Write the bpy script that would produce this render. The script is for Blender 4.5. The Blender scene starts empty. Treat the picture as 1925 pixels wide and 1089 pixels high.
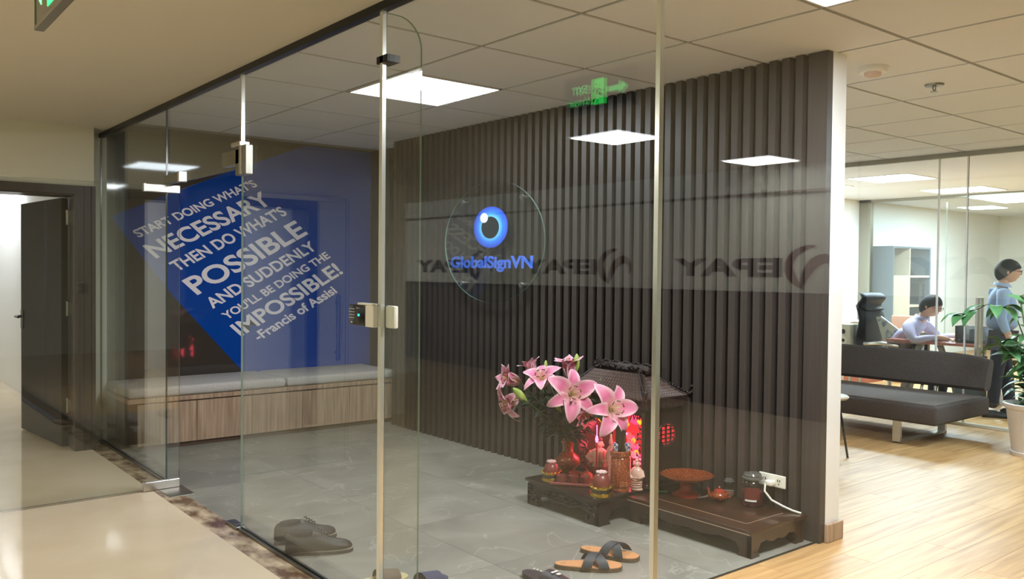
import bpy, bmesh, math, random
from mathutils import Vector, Matrix
random.seed(7)
PI = math.pi
S = bpy.context.scene
COL = S.collection

# ------------------------------------------------------------------ camera
EYE = Vector((0, 0, 1.5))
ROT = Matrix(((0.776, 0.006, -0.630), (-0.630, 0.024, -0.776), (0.010, 1.0, 0.022)))
q = ROT.to_quaternion(); q.normalize()
RM = q.to_matrix()
cam_d = bpy.data.cameras.new('camera'); cam = bpy.data.objects.new('camera', cam_d); COL.objects.link(cam)
cam.matrix_world = Matrix.Translation(EYE) @ RM.to_4x4()
cam_d.sensor_width = 36; cam_d.lens = 1600 / 1925 * 36; cam_d.clip_start = 0.05; cam_d.clip_end = 100
S.camera = cam
# ------------------------------------------------------------------ world, exposure
w = bpy.data.worlds.new('world'); S.world = w; w.use_nodes = True
w.node_tree.nodes['Background'].inputs[0].default_value = (0.75, 0.8, 0.85, 1)
w.node_tree.nodes['Background'].inputs[1].default_value = 0.3
S.view_settings.view_transform = 'Standard'; S.view_settings.look = 'None'
S.view_settings.gamma = 1; S.view_settings.use_curve_mapping = False
S.view_settings.exposure = 0.0
for k_, v_ in (('max_bounces', 14), ('transparent_max_bounces', 32), ('glossy_bounces', 6), ('diffuse_bounces', 5), ('caustics_reflective', False), ('caustics_refractive', False), ('sample_clamp_indirect', 6.0)):
    try: setattr(S.cycles, k_, v_)
    except Exception: pass
# wattage of the ceiling panels
P_ROOM, P_HALL, P_HOT, P_OFFICE, P_LOBBY, P_DOOR = 48, 98, 120, 180, 31, 26

def area(name, loc, sx, sy, power, color=(1, 1, 1), rot=(0, 0, 0)):
    d = bpy.data.lights.new(name, 'AREA'); d.shape = 'RECTANGLE'; d.size = sx; d.size_y = sy; d.energy = power; d.color = color
    o = bpy.data.objects.new(name, d); COL.objects.link(o); o.location = loc; o.rotation_euler = rot
    return o

def G(px, py, z=0.0):                       # the point at height z seen along a sight line of the photograph (1925 x 1089)
    d = RM @ Vector((px - 962.5, -(py - 544.5), -1600.0)); t = (z - EYE.z) / d.z
    return EYE + d * t
VR = Vector((0.776, -0.630, 0)).normalized(); VF = Vector((0.630, 0.776, 0)).normalized()   # across / along the view, level

# ------------------------------------------------------------------ materials
def lin(c):
    return tuple(((v / 255) / 12.92 if v / 255 <= 0.04045 else ((v / 255 + 0.055) / 1.055) ** 2.4) for v in c) + (1.0,)
MATS = {}
def mat(name, col=(128, 128, 128), rough=0.5, metal=0.0, spec=0.5, coat=0.0, emit=None, es=0.0, noise=None, bump=None, wave=None, trans=0.0, ior=1.45):
    """noise=(colour2, scale(vec), detail, lo, hi); bump=(scale, strength); wave=(colour2, scale vec, distortion)"""
    m = bpy.data.materials.new(name); m.use_nodes = True; MATS[name] = m
    nt = m.node_tree; b = nt.nodes['Principled BSDF']
    b.inputs['Base Color'].default_value = lin(col); b.inputs['Roughness'].default_value = rough
    b.inputs['Metallic'].default_value = metal; b.inputs['Specular IOR Level'].default_value = spec
    b.inputs['Coat Weight'].default_value = coat; b.inputs['Coat Roughness'].default_value = 0.04
    b.inputs['Transmission Weight'].default_value = trans; b.inputs['IOR'].default_value = ior
    if emit: b.inputs['Emission Color'].default_value = lin(emit); b.inputs['Emission Strength'].default_value = es
    if noise or bump:
        tc = nt.nodes.new('ShaderNodeTexCoord')
    if noise:
        c2, sc, det, lo, hi = noise
        mp = nt.nodes.new('ShaderNodeMapping'); mp.inputs['Scale'].default_value = sc
        nt.links.new(tc.outputs['Object'], mp.inputs['Vector'])
        n = nt.nodes.new('ShaderNodeTexNoise'); n.inputs['Scale'].default_value = 1.0; n.inputs['Detail'].default_value = det
        nt.links.new(mp.outputs[0], n.inputs['Vector'])
        r = nt.nodes.new('ShaderNodeValToRGB'); r.color_ramp.elements[0].position = lo; r.color_ramp.elements[1].position = hi
        r.color_ramp.elements[0].color = lin(col); r.color_ramp.elements[1].color = lin(c2)
        nt.links.new(n.outputs['Fac'], r.inputs[0]); nt.links.new(r.outputs[0], b.inputs['Base Color'])
    if bump:
        n2 = nt.nodes.new('ShaderNodeTexNoise'); n2.inputs['Scale'].default_value = bump[0]; n2.inputs['Detail'].default_value = 3
        nt.links.new(tc.outputs['Object'], n2.inputs['Vector'])
        bp = nt.nodes.new('ShaderNodeBump'); bp.inputs['Strength'].default_value = bump[1]; bp.inputs['Distance'].default_value = 0.01
        nt.links.new(n2.outputs['Fac'], bp.inputs['Height']); nt.links.new(bp.outputs[0], b.inputs['Normal'])
    return m

def sheet_glass(name, tint, f0=0.04, rough=0.0, veil=0.0):
    """a thin clear pane: lets light straight through, mirrors by angle"""
    m = bpy.data.materials.new(name); m.use_nodes = True; MATS[name] = m
    nt = m.node_tree; nt.nodes.clear()
    out = nt.nodes.new('ShaderNodeOutputMaterial'); ge = nt.nodes.new('ShaderNodeNewGeometry')
    dt = nt.nodes.new('ShaderNodeVectorMath'); dt.operation = 'DOT_PRODUCT'
    nt.links.new(ge.outputs['Normal'], dt.inputs[0]); nt.links.new(ge.outputs['Incoming'], dt.inputs[1])
    def M(op, a, bb=None):
        n = nt.nodes.new('ShaderNodeMath'); n.operation = op
        for i, v in enumerate((a, bb)):
            if v is None: continue
            if isinstance(v, (int, float)): n.inputs[i].default_value = v
            else: nt.links.new(v, n.inputs[i])
        return n.outputs[0]
    ab = M('ABSOLUTE', dt.outputs['Value']); om = M('SUBTRACT', 1.0, ab); p5 = M('POWER', om, 5.0)
    fr = M('ADD', M('MULTIPLY', p5, 1 - f0), f0)
    tr = nt.nodes.new('ShaderNodeBsdfTransparent'); tr.inputs[0].default_value = tint + (1,)
    gl = nt.nodes.new('ShaderNodeBsdfGlossy'); gl.inputs['Roughness'].default_value = rough; gl.inputs[0].default_value = (1, 1, 1, 1)
    mx = nt.nodes.new('ShaderNodeMixShader'); nt.links.new(fr, mx.inputs[0]); nt.links.new(tr.outputs[0], mx.inputs[1]); nt.links.new(gl.outputs[0], mx.inputs[2])
    last = mx.outputs[0]
    if veil:
        df = nt.nodes.new('ShaderNodeBsdfDiffuse'); df.inputs[0].default_value = (0.8, 0.85, 0.8, 1)
        m2 = nt.nodes.new('ShaderNodeMixShader'); m2.inputs[0].default_value = veil
        nt.links.new(last, m2.inputs[1]); nt.links.new(df.outputs[0], m2.inputs[2]); last = m2.outputs[0]
    nt.links.new(last, out.inputs['Surface'])
    return m

glass = sheet_glass('clear_glass', (0.955, 0.975, 0.965))
glass_edge = mat('glass_edge', (120, 150, 138), 0.12, spec=0.9, coat=0.5)
glass_edge_dark = mat('glass_edge_dark', (30, 46, 40), 0.15, spec=0.8)
jar_glass = sheet_glass('jar_glass', (0.90, 0.92, 0.90), 0.06)
silicone = mat('silicone_joint', (224, 228, 222), 0.2, metal=0.75, spec=0.8, coat=0.6)
plaster = mat('white_plaster', (214, 211, 190), 0.75)
plaster_ceil = mat('plaster_ceiling', (206, 200, 182), 0.85)
white_wall = mat('office_white_paint', (242, 243, 240), 0.7)
lobby_floor = mat('cream_porcelain', (232, 214, 184), 0.07, spec=0.5, noise=((222, 202, 170), (2.2, 2.2, 2.2), 6, 0.35, 0.7))
tile_base = mat('tile_joint', (78, 82, 78), 0.8)
tbar = mat('ceiling_bar', (150, 149, 146), 0.6)
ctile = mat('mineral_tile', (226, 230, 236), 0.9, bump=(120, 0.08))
brown_marble = mat('brown_marble', (108, 82, 60), 0.14, noise=((222, 200, 166), (9, 5, 4), 10, 0.40, 0.66))
slat_m = mat('slat_laminate', (66, 59, 54), 0.45, noise=((57, 50, 46), (60, 60, 1.6), 4, 0.3, 0.7))
slat_back = mat('slat_backing', (26, 24, 22), 0.6)
dark_panel = mat('dark_side_panel', (40, 38, 36), 0.3)
black_metal = mat('black_metal', (30, 30, 30), 0.35, metal=0.4)
chrome = mat('polished_steel', (214, 212, 206), 0.28, metal=1.0)
satin = mat('satin_steel', (150, 148, 138), 0.3, metal=1.0)
wall_film = mat('brown_back_painted_glass', (70, 62, 55), 0.5, spec=0.0, coat=1.0, noise=((62, 56, 50), (1.3, 1.3, 1.3), 5, 0.3, 0.7))
blue_film = mat('blue_back_painted_glass', (16, 70, 158), 0.5, spec=0.0, coat=1.0)
letter_m = mat('silver_lettering', (242, 236, 240), 0.4, coat=0.6)
door_brown = mat('dark_brown_door', (66, 56, 47), 0.3, noise=((62, 53, 45), (30, 30, 1.2), 4, 0.3, 0.7))
door_face = mat('dark_grey_door_face', (44, 41, 38), 0.6, spec=0.2)
oak = mat('washed_oak', (182, 156, 130), 0.45, noise=((144, 118, 94), (46, 46, 2.0), 6, 0.35, 0.68))
oak_dark = mat('oak_plinth', (110, 92, 76), 0.6)
felt = mat('grey_cushion_fabric', (198, 192, 184), 0.95, noise=((176, 170, 164), (90, 90, 90), 3, 0.3, 0.7), bump=(260, 0.4))
rosewood = mat('dark_rosewood', (38, 18, 15), 0.28, coat=0.3, noise=((24, 12, 11), (5, 26, 26), 5, 0.3, 0.7))
rosewood_top = mat('brown_rosewood_top', (66, 40, 24), 0.28, coat=0.3, noise=((44, 27, 18), (30, 3, 30), 5, 0.3, 0.7))
carved = mat('carved_wood', (44, 32, 27), 0.45, bump=(70, 0.8))
roof_tile_m = mat('grey_brown_roof_tile', (88, 70, 62), 0.55)
copper_glaze = mat('copper_glaze', (122, 50, 26), 0.2, coat=0.5, noise=((186, 116, 56), (110, 110, 110), 5, 0.5, 0.72))
red_glaze = mat('red_glaze', (168, 54, 32), 0.3, coat=0.4, noise=((134, 42, 26), (30, 30, 30), 4, 0.4, 0.7))
gold = mat('gold_foil', (212, 176, 72), 0.2, metal=1.0, bump=(60, 0.5))
wine_glaze = mat('wine_glaze', (104, 40, 40), 0.2, coat=0.6)
cone_m = mat('red_brown_cone', (120, 52, 44), 0.4, coat=0.3)
cone_tip = mat('pale_pink_tip', (208, 178, 170), 0.6)
porcelain = mat('white_porcelain', (216, 178, 158), 0.3, coat=0.4)
red_paper = mat('red_paper', (196, 30, 36), 0.6)
green_plastic = mat('green_plastic', (30, 120, 70), 0.3)
blue_plastic = mat('blue_plastic', (52, 74, 104), 0.3)
white_plastic = mat('white_plastic', (232, 230, 214), 0.3)
black_plastic = mat('black_plastic', (20, 21, 24), 0.25, coat=0.3)
key_grey = mat('key_print', (190, 192, 196), 0.5)
hole_m = mat('dark_hole', (14, 14, 14), 0.8)
led_green = mat('green_led', (30, 220, 160), 0.4, emit=(40, 255, 190), es=2.5)
lamp_white = mat('lamp_diffuser', (255, 255, 255), 0.5, emit=(250, 250, 255), es=9.0)
lamp_rim = mat('lamp_rim', (236, 236, 236), 0.4)
heart_lamp = mat('orange_lamp', (255, 150, 20), 0.4, emit=(255, 120, 20), es=3.2)
red_glow = mat('red_lamp', (255, 20, 60), 0.4, emit=(255, 30, 70), es=5.0)
pink_glow = mat('pink_lamp', (255, 120, 190), 0.4, emit=(255, 90, 170), es=7.0)
petal_m = mat('lily_petal', (226, 132, 164), 0.5)
anther_m = mat('anther', (110, 58, 34), 0.7)
filament_m = mat('filament', (206, 208, 120), 0.5)
bud_m = mat('lily_bud', (150, 178, 78), 0.45, noise=((196, 206, 122), (30, 30, 6), 2, 0.4, 0.7))
leaf_dark = mat('lily_leaf', (34, 52, 38), 0.4)
leaf_green = mat('house_plant_leaf', (62, 112, 66), 0.4, noise=((92, 142, 88), (9, 9, 9), 2, 0.35, 0.7))
stem_m = mat('green_stem', (74, 100, 52), 0.5)
pot_m = mat('white_pot', (222, 214, 208), 0.5)
soil_m = mat('soil', (52, 40, 30), 0.95)
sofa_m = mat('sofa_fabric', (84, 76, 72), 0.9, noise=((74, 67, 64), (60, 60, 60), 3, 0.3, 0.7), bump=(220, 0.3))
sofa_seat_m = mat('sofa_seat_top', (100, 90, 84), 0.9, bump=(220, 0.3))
cab_grey = mat('cabinet_grey', (92, 102, 112), 0.5)
cab_beige = mat('cabinet_beige_wood', (196, 180, 158), 0.5)
desk_m = mat('desk_cherry', (160, 92, 74), 0.3, coat=0.3)
desk_grey = mat('desk_grey_metal', (150, 156, 158), 0.4)
leather = mat('black_leather', (28, 31, 36), 0.6)
skin_m = mat('skin', (206, 158, 130), 0.55)
hair_m = mat('black_hair', (18, 17, 20), 0.75)
shirt_lav = mat('lavender_shirt', (176, 170, 196), 0.8)
shirt_blue = mat('pale_blue_shirt', (150, 172, 204), 0.8)
trouser_m = mat('dark_trousers', (40, 44, 56), 0.8)
shoe_black = mat('black_shoe_leather', (20, 18, 18), 0.5)
shoe_sole = mat('shoe_sole', (40, 37, 34), 0.7)
welt_m = mat('pale_welt', (140, 132, 116), 0.6)
cork = mat('tan_footbed', (196, 140, 92), 0.6)
cork_side = mat('cork_sole_side', (112, 92, 66), 0.8, noise=((88, 72, 52), (120, 120, 120), 3, 0.4, 0.6))
strap_m = mat('charcoal_strap', (52, 54, 58), 0.5)
cream_shoe = mat('cream_slipper', (206, 188, 138), 0.6)
brown_strap = mat('brown_strap', (104, 84, 62), 0.6)
navy_shoe = mat('navy_shoe', (56, 60, 88), 0.6)
purple_black = mat('dark_rubber', (44, 36, 42), 0.5)
sign_green = mat('exit_green', (30, 220, 80), 0.4, emit=(30, 235, 90), es=5)
sign_face = mat('exit_face', (50, 58, 50), 0.2, coat=0.6)
sign_letter = mat('exit_lettering', (120, 240, 150), 0.4, emit=(90, 235, 120), es=4)
alu = mat('aluminium', (150, 146, 132), 0.35, metal=0.8)
opp_glass = mat('glowing_frosted_glass', (196, 200, 190), 0.3, emit=(210, 214, 204), es=0.4)  # glow added to brighten the panels mirrored in the partition
epay_dark = mat('logo_letters', (24, 22, 26), 0.5)
epay_red = mat('logo_swirl', (84, 26, 28), 0.5)
logo_blue = mat('logo_blue_letters', (66, 104, 200), 0.4)
logo_white = mat('logo_white', (236, 234, 246), 0.4)
logo_black = mat('logo_pupil', (30, 38, 44), 0.3)
wax = mat('candle_wax', (92, 34, 40), 0.5)
label_red = mat('jar_label', (104, 46, 38), 0.5)
paper_m = mat('paper_white', (232, 230, 222), 0.8)
cloth_grey = mat('pale_grey_cloth', (120, 104, 92), 0.8)
yellow_m = mat('yellow_marker', (226, 178, 60), 0.5)
newsprint = mat('newsprint', (214, 220, 206), 0.8, noise=((120, 140, 170), (14, 14, 14), 3, 0.5, 0.62))

# wood planks: per-piece shade
plank_m = bpy.data.materials.new('oak_laminate'); plank_m.use_nodes = True
nt = plank_m.node_tree; b = nt.nodes['Principled BSDF']; b.inputs['Roughness'].default_value = 0.42
oi = nt.nodes.new('ShaderNodeObjectInfo'); tc = nt.nodes.new('ShaderNodeTexCoord'); mp = nt.nodes.new('ShaderNodeMapping'); mp.inputs['Scale'].default_value = (1.6, 24, 10)
ad = nt.nodes.new('ShaderNodeVectorMath'); ad.operation = 'MULTIPLY_ADD'; ad.inputs[1].default_value = (1, 1, 1)
cx_ = nt.nodes.new('ShaderNodeCombineXYZ'); mu = nt.nodes.new('ShaderNodeMath'); mu.operation = 'MULTIPLY'; mu.inputs[1].default_value = 37
nt.links.new(oi.outputs['Random'], mu.inputs[0]); nt.links.new(mu.outputs[0], cx_.inputs[0]); nt.links.new(mu.outputs[0], cx_.inputs[1])
nt.links.new(tc.outputs['Object'], ad.inputs[0]); nt.links.new(cx_.outputs[0], ad.inputs[2]); nt.links.new(ad.outputs[0], mp.inputs['Vector'])
ns = nt.nodes.new('ShaderNodeTexNoise'); ns.inputs['Scale'].default_value = 1; ns.inputs['Detail'].default_value = 6; nt.links.new(mp.outputs[0], ns.inputs['Vector'])
rp = nt.nodes.new('ShaderNodeValToRGB'); rp.color_ramp.elements[0].position = 0.32; rp.color_ramp.elements[1].position = 0.7
rp.color_ramp.elements[0].color = lin((174, 131, 80)); rp.color_ramp.elements[1].color = lin((212, 170, 114)); nt.links.new(ns.outputs['Fac'], rp.inputs[0])
hs = nt.nodes.new('ShaderNodeHueSaturation'); mr = nt.nodes.new('ShaderNodeMapRange'); mr.inputs['To Min'].default_value = 0.9; mr.inputs['To Max'].default_value = 1.07
nt.links.new(oi.outputs['Random'], mr.inputs['Value']); nt.links.new(mr.outputs[0], hs.inputs['Value']); nt.links.new(rp.outputs[0], hs.inputs['Color']); nt.links.new(hs.outputs[0], b.inputs['Base Color'])

# grey stone tiles with pale veins
stone_m = bpy.data.materials.new('grey_stone_tile'); stone_m.use_nodes = True
nt = stone_m.node_tree; b = nt.nodes['Principled BSDF']; b.inputs['Roughness'].default_value = 0.5
tc = nt.nodes.new('ShaderNodeTexCoord'); oi = nt.nodes.new('ShaderNodeObjectInfo'); mu = nt.nodes.new('ShaderNodeMath'); mu.operation = 'MULTIPLY'; mu.inputs[1].default_value = 23
cx_ = nt.nodes.new('ShaderNodeCombineXYZ'); ad = nt.nodes.new('ShaderNodeVectorMath')
nt.links.new(oi.outputs['Random'], mu.inputs[0]); nt.links.new(mu.outputs[0], cx_.inputs[0]); nt.links.new(mu.outputs[0], cx_.inputs[2])
nt.links.new(tc.outputs['Object'], ad.inputs[0]); nt.links.new(cx_.outputs[0], ad.inputs[1])
n1 = nt.nodes.new('ShaderNodeTexNoise'); n1.inputs['Scale'].default_value = 2.2; n1.inputs['Detail'].default_value = 9; n1.inputs['Distortion'].default_value = 0.8
nt.links.new(ad.outputs[0], n1.inputs['Vector'])
r1 = nt.nodes.new('ShaderNodeValToRGB'); r1.color_ramp.elements[0].position = 0.3; r1.color_ramp.elements[1].position = 0.72
r1.color_ramp.elements[0].color = lin((116, 114, 103)); r1.color_ramp.elements[1].color = lin((142, 139, 126)); nt.links.new(n1.outputs['Fac'], r1.inputs[0])
n2 = nt.nodes.new('ShaderNodeTexNoise'); n2.inputs['Scale'].default_value = 1.3; n2.inputs['Detail'].default_value = 7; n2.inputs['Distortion'].default_value = 1.4
nt.links.new(ad.outputs[0], n2.inputs['Vector'])
r2 = nt.nodes.new('ShaderNodeValToRGB'); e = r2.color_ramp.elements; e[0].position = 0.492; e[0].color = (0, 0, 0, 1); e[1].position = 0.5; e[1].color = (1, 1, 1, 1); e2 = r2.color_ramp.elements.new(0.508); e2.color = (0, 0, 0, 1)
nt.links.new(n2.outputs['Fac'], r2.inputs[0])
mlt = nt.nodes.new('ShaderNodeMath'); mlt.operation = 'MULTIPLY'; mlt.inputs[1].default_value = 0.4; nt.links.new(r2.outputs[0], mlt.inputs[0])
mx = nt.nodes.new('ShaderNodeMixRGB'); nt.links.new(mlt.outputs[0], mx.inputs[0]); nt.links.new(r1.outputs[0], mx.inputs[1]); mx.inputs[2].default_value = lin((182, 179, 166)); nt.links.new(mx.outputs[0], b.inputs['Base Color'])

# lily petals: pale margins and throat, pink along the middle (uv: u across, v along)
nt = petal_m.node_tree; b = nt.nodes['Principled BSDF']; b.inputs['Subsurface Weight'].default_value = 0.0
uvn = nt.nodes.new('ShaderNodeUVMap'); sp = nt.nodes.new('ShaderNodeSeparateXYZ'); nt.links.new(uvn.outputs[0], sp.inputs[0])
ra = nt.nodes.new('ShaderNodeValToRGB'); el = ra.color_ramp.elements; el[0].position = 0.0; el[0].color = lin((214, 190, 150)); el[1].position = 1.0; el[1].color = lin((232, 186, 196))
for p_, c_ in ((0.22, (224, 170, 170)), (0.5, (214, 108, 146)), (0.8, (224, 140, 168))):
    e_ = el.new(p_); e_.color = lin(c_)
nt.links.new(sp.outputs[1], ra.inputs[0])
rb = nt.nodes.new('ShaderNodeValToRGB'); el = rb.color_ramp.elements; el[0].position = 0.0; el[0].color = (1, 1, 1, 1); el[1].position = 1.0; el[1].color = (1, 1, 1, 1)
e_ = el.new(0.25); e_.color = (0, 0, 0, 1); e_ = el.new(0.75); e_.color = (0, 0, 0, 1)
nt.links.new(sp.outputs[0], rb.inputs[0])
mx = nt.nodes.new('ShaderNodeMixRGB'); nt.links.new(rb.outputs[0], mx.inputs[0]); nt.links.new(ra.outputs[0], mx.inputs[1]); mx.inputs[2].default_value = lin((238, 204, 208)); nt.links.new(mx.outputs[0], b.inputs['Base Color'])

# ------------------------------------------------------------------ mesh helpers
class MB:
    def __init__(s): s.bm = bmesh.new(); s.uv = None
    def poly(s, vs, fs, mi=0):
        V = [s.bm.verts.new(v) for v in vs]
        for f in fs:
            try: s.bm.faces.new([V[i] for i in f]).material_index = mi
            except ValueError: pass
        return s
    def box(s, x0, x1, y0, y1, z0, z1, mi=0):
        vs = [(x, y, z) for z in (z0, z1) for y in (y0, y1) for x in (x0, x1)]
        return s.poly(vs, [(0, 2, 3, 1), (4, 5, 7, 6), (0, 1, 5, 4), (2, 6, 7, 3), (0, 4, 6, 2), (1, 3, 7, 5)], mi)
    def obox(s, M, x0, x1, y0, y1, z0, z1, mi=0):
        vs = [M @ Vector((x, y, z)) for z in (z0, z1) for y in (y0, y1) for x in (x0, x1)]
        return s.poly(vs, [(0, 2, 3, 1), (4, 5, 7, 6), (0, 1, 5, 4), (2, 6, 7, 3), (0, 4, 6, 2), (1, 3, 7, 5)], mi)
    def rbox(s, x0, x1, y0, y1, z0, z1, r=0.02, seg=3, mi=0):
        b2 = bmesh.new(); bmesh.ops.create_cube(b2, size=1)
        for v in b2.verts: v.co = Vector(((x0 + x1) / 2 + v.co.x * (x1 - x0), (y0 + y1) / 2 + v.co.y * (y1 - y0), (z0 + z1) / 2 + v.co.z * (z1 - z0)))
        bmesh.ops.bevel(b2, geom=b2.edges[:], offset=r, segments=seg, affect='EDGES', profile=0.5)
        b2.verts.ensure_lookup_table(); b2.verts.index_update()
        s.poly([v.co.copy() for v in b2.verts], [[v.index for v in f.verts] for f in b2.faces], mi); b2.free(); return s
    def loft(s, rings, closed=True, caps=True, mi=0):
        n = len(rings[0]); V = [[s.bm.verts.new(p) for p in r] for r in rings]
        for a, c in zip(V, V[1:]):
            for i in range(n if closed else n - 1):
                j = (i + 1) % n
                try: s.bm.faces.new((a[i], a[j], c[j], c[i])).material_index = mi
                except ValueError: pass
        if caps and closed:
            for r in (V[0][::-1], V[-1]):
                try: s.bm.faces.new(r).material_index = mi
                except ValueError: pass
        return s
    def lathe(s, prof, c=(0, 0, 0), n=24, sx=1.0, sy=1.0, mi=0, caps=True, M=None):
        rings = []
        for r, z in prof:
            ring = [Vector((r * sx * math.cos(2 * PI * i / n), r * sy * math.sin(2 * PI * i / n), z)) for i in range(n)]
            if M: ring = [M @ p for p in ring]
            rings.append([p + Vector(c) for p in ring])
        return s.loft(rings, caps=caps, mi=mi)
    def tube(s, pts, r, n=8, mi=0):
        pts = [Vector(p) for p in pts]; rr = r if isinstance(r, (list, tuple)) else [r] * len(pts)
        rings = []; prev = None
        for i, p in enumerate(pts):
            t = (pts[min(i + 1, len(pts) - 1)] - pts[max(i - 1, 0)]).normalized()
            a = prev if prev else (Vector((0, 0, 1)) if abs(t.z) < 0.9 else Vector((1, 0, 0)))
            u = (a - t * a.dot(t)).normalized(); v = t.cross(u); prev = u
            rings.append([p + (u * math.cos(2 * PI * k / n) + v * math.sin(2 * PI * k / n)) * rr[i] for k in range(n)])
        return s.loft(rings, mi=mi)
    def prism(s, pts, O, A, B, N, d0, d1, mi=0):
        """polygon pts (a,b) in plane O + a*A + b*B, between depths d0 and d1 along N"""
        O, A, B, N = Vector(O), Vector(A), Vector(B), Vector(N); n = len(pts)
        vs = [O + A * a + B * b_ + N * d0 for a, b_ in pts] + [O + A * a + B * b_ + N * d1 for a, b_ in pts]
        return s.poly(vs, [tuple(range(n))[::-1], tuple(range(n, 2 * n))] + [(i, (i + 1) % n, n + (i + 1) % n, n + i) for i in range(n)], mi)
    def ball(s, c, rx, ry, rz, n=12, m=8, mi=0):
        prof = [(max(1e-4, math.sin(PI * k / m)), -math.cos(PI * k / m)) for k in range(m + 1)]
        rings = [[Vector((c[0] + rx * r * math.cos(2 * PI * i / n), c[1] + ry * r * math.sin(2 * PI * i / n), c[2] + rz * z)) for i in range(n)] for r, z in prof]
        return s.loft(rings, mi=mi)

def obj(name, mb, mats, parent=None, smooth=False, loc=None, rot=None, kind=None):
    me = bpy.data.meshes.new(name)
    if isinstance(mb, MB):
        bmesh.ops.recalc_face_normals(mb.bm, faces=mb.bm.faces[:]); mb.bm.to_mesh(me); mb.bm.free()
    else: me = mb
    for m in (mats if isinstance(mats, (list, tuple)) else [mats]): me.materials.append(m)
    if smooth:
        me.shade_smooth()
        if smooth != 'all': me.set_sharp_from_angle(angle=math.radians(40))
    o = bpy.data.objects.new(name, me); COL.objects.link(o)
    if parent: o.parent = parent
    if loc is not None: o.location = loc
    if rot is not None: o.rotation_euler = rot
    if kind: o['kind'] = kind
    return o
def share(name, me, parent, loc=(0, 0, 0), rot=(0, 0, 0), scale=(1, 1, 1)):
    o = bpy.data.objects.new(name, me); COL.objects.link(o); o.parent = parent; o.location = loc; o.rotation_euler = rot; o.scale = scale; return o
def tag(o, label, cat, group=None):
    o['label'] = label; o['category'] = cat
    if group: o['group'] = group
    return o
def thing(name, label, cat, loc=(0, 0, 0), rz=0, group=None):
    o = bpy.data.objects.new(name, None); COL.objects.link(o); o.location = loc; o.rotation_euler = (0, 0, rz); o.empty_display_size = 0.1
    return tag(o, label, cat, group)
def struct(name, mb, m, label=None, **k):
    o = obj(name, mb, m, kind='structure', **k)
    if label: o['label'] = label
    return o
def sempty(name, label=None, loc=(0, 0, 0)):
    o = bpy.data.objects.new(name, None); COL.objects.link(o); o.location = loc; o['kind'] = 'structure'
    if label: o['label'] = label
    return o

def text_mesh(s, O, R_, U_, N_, width, cap, depth=0.003, bold=0.012, lead=0):
    """mesh of lettering: starts at O, runs along R_, stands along U_ (any two directions), faces N_"""
    O, R_, U_, N_ = Vector(O), Vector(R_).normalized(), Vector(U_).normalized(), Vector(N_)
    cu = bpy.data.curves.new('t', 'FONT'); cu.body = s; cu.offset = bold; cu.extrude = 0.5; cu.resolution_u = 5
    if lead: cu.space_character = lead
    o = bpy.data.objects.new('t', cu); COL.objects.link(o); bpy.context.view_layer.update()
    me = bpy.data.meshes.new_from_object(o.evaluated_get(bpy.context.evaluated_depsgraph_get()))
    bpy.data.objects.remove(o); bpy.data.curves.remove(cu)
    xs = [v.co.x for v in me.vertices]; x0, x1 = min(xs), max(xs); CAP = 0.729
    for v in me.vertices:
        v.co = O + R_ * ((v.co.x - x0) / (x1 - x0) * width) + U_ * (v.co.y / CAP * cap) + N_ * ((v.co.z + 0.5) * depth)
    return me

# ================================================================== SHELL
ZC, ZL = 2.73, 2.63
XG = 1.86                                        # the glass partition
struct('floor', MB().box(-4.3, 1.715, -4.2, 13.0, -0.06, 0.0).box(1.715, 1.9, 7.88, 13.0, -0.06, 0.0), lobby_floor, 'polished cream porcelain floor of the lobby')
thr = struct('trim_1', MB().box(1.715, 1.855, 2.6, 7.87, -0.06, 0.001), brown_marble, 'brown veined marble threshold strip along the glass partition')
# grey stone tiles of the entry
fl = struct('floor.001', MB().box(1.855, 4.5, 2.585, 7.9, -0.06, -0.004), tile_base, 'grey stone tiled floor behind the glass')
ys = [2.585 + 0.8 * k for k in range(8)]; xs_ = [1.855, 2.655, 3.455, 4.255, 4.5]
for i in range(4):
    for j in range(7):
        y1 = min(ys[j + 1], 7.9); x1 = xs_[i + 1]
        obj('tile', MB().box(xs_[i] + 0.001, x1 - 0.001, ys[j] + 0.001, y1 - 0.001, -0.02, 0.0), stone_m, fl)
# oak planks of the office
fo = struct('floor.002', MB().box(1.855, 19.2, -4.2, 2.583, -0.06, -0.004).box(4.48, 19.2, 2.583, 7.5, -0.06, -0.004), mat('laminate_under', (150, 116, 76), 0.7), 'oak laminate floor of the office')
PW, PL = 0.185, 1.62
pm = {}
row = 0; y = 2.58
def plank(x0, x1, y0, y1):
    cxp, cyp = (x0 + x1) / 2, (y0 + y1) / 2; key = (round(x1 - x0, 3), round(y1 - y0, 3))
    if key not in pm:
        hx, hy = key[0] / 2 - 0.0008, key[1] / 2 - 0.0008
        o = obj('plank', MB().box(-hx, hx, -hy, hy, -0.012, 0.0), plank_m, fo, loc=(cxp, cyp, 0)); pm[key] = o.data
    else: share('plank', pm[key], fo, (cxp, cyp, 0))
offs = [0, 0.54, 1.1, 0.3, 0.86, 1.36]
for r_ in range(-14, 13):
    y0 = 2.58 + r_ * PW; y1 = y0 + PW
    if y1 < 0.35: continue
    xs0 = 1.856 if y0 < 2.57 else 4.48
    x = xs0 - offs[r_ % 6]
    while x < 8.85:
        a, c = max(x, xs0), min(x + PL, 8.85)
        if c - a > 0.03: plank(round(a, 3), round(c, 3), y0, y1)
        x += PL
obj('plank_field', MB().box(8.85, 19.1, -1, 7.4, -0.012, -0.0005), plank_m, fo, kind='stuff')
struct('trim_2', MB().box(3.2, 4.33, 2.575, 2.592, -0.01, 0.003), satin, 'thin metal strip where stone tiles meet the oak floor')

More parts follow.
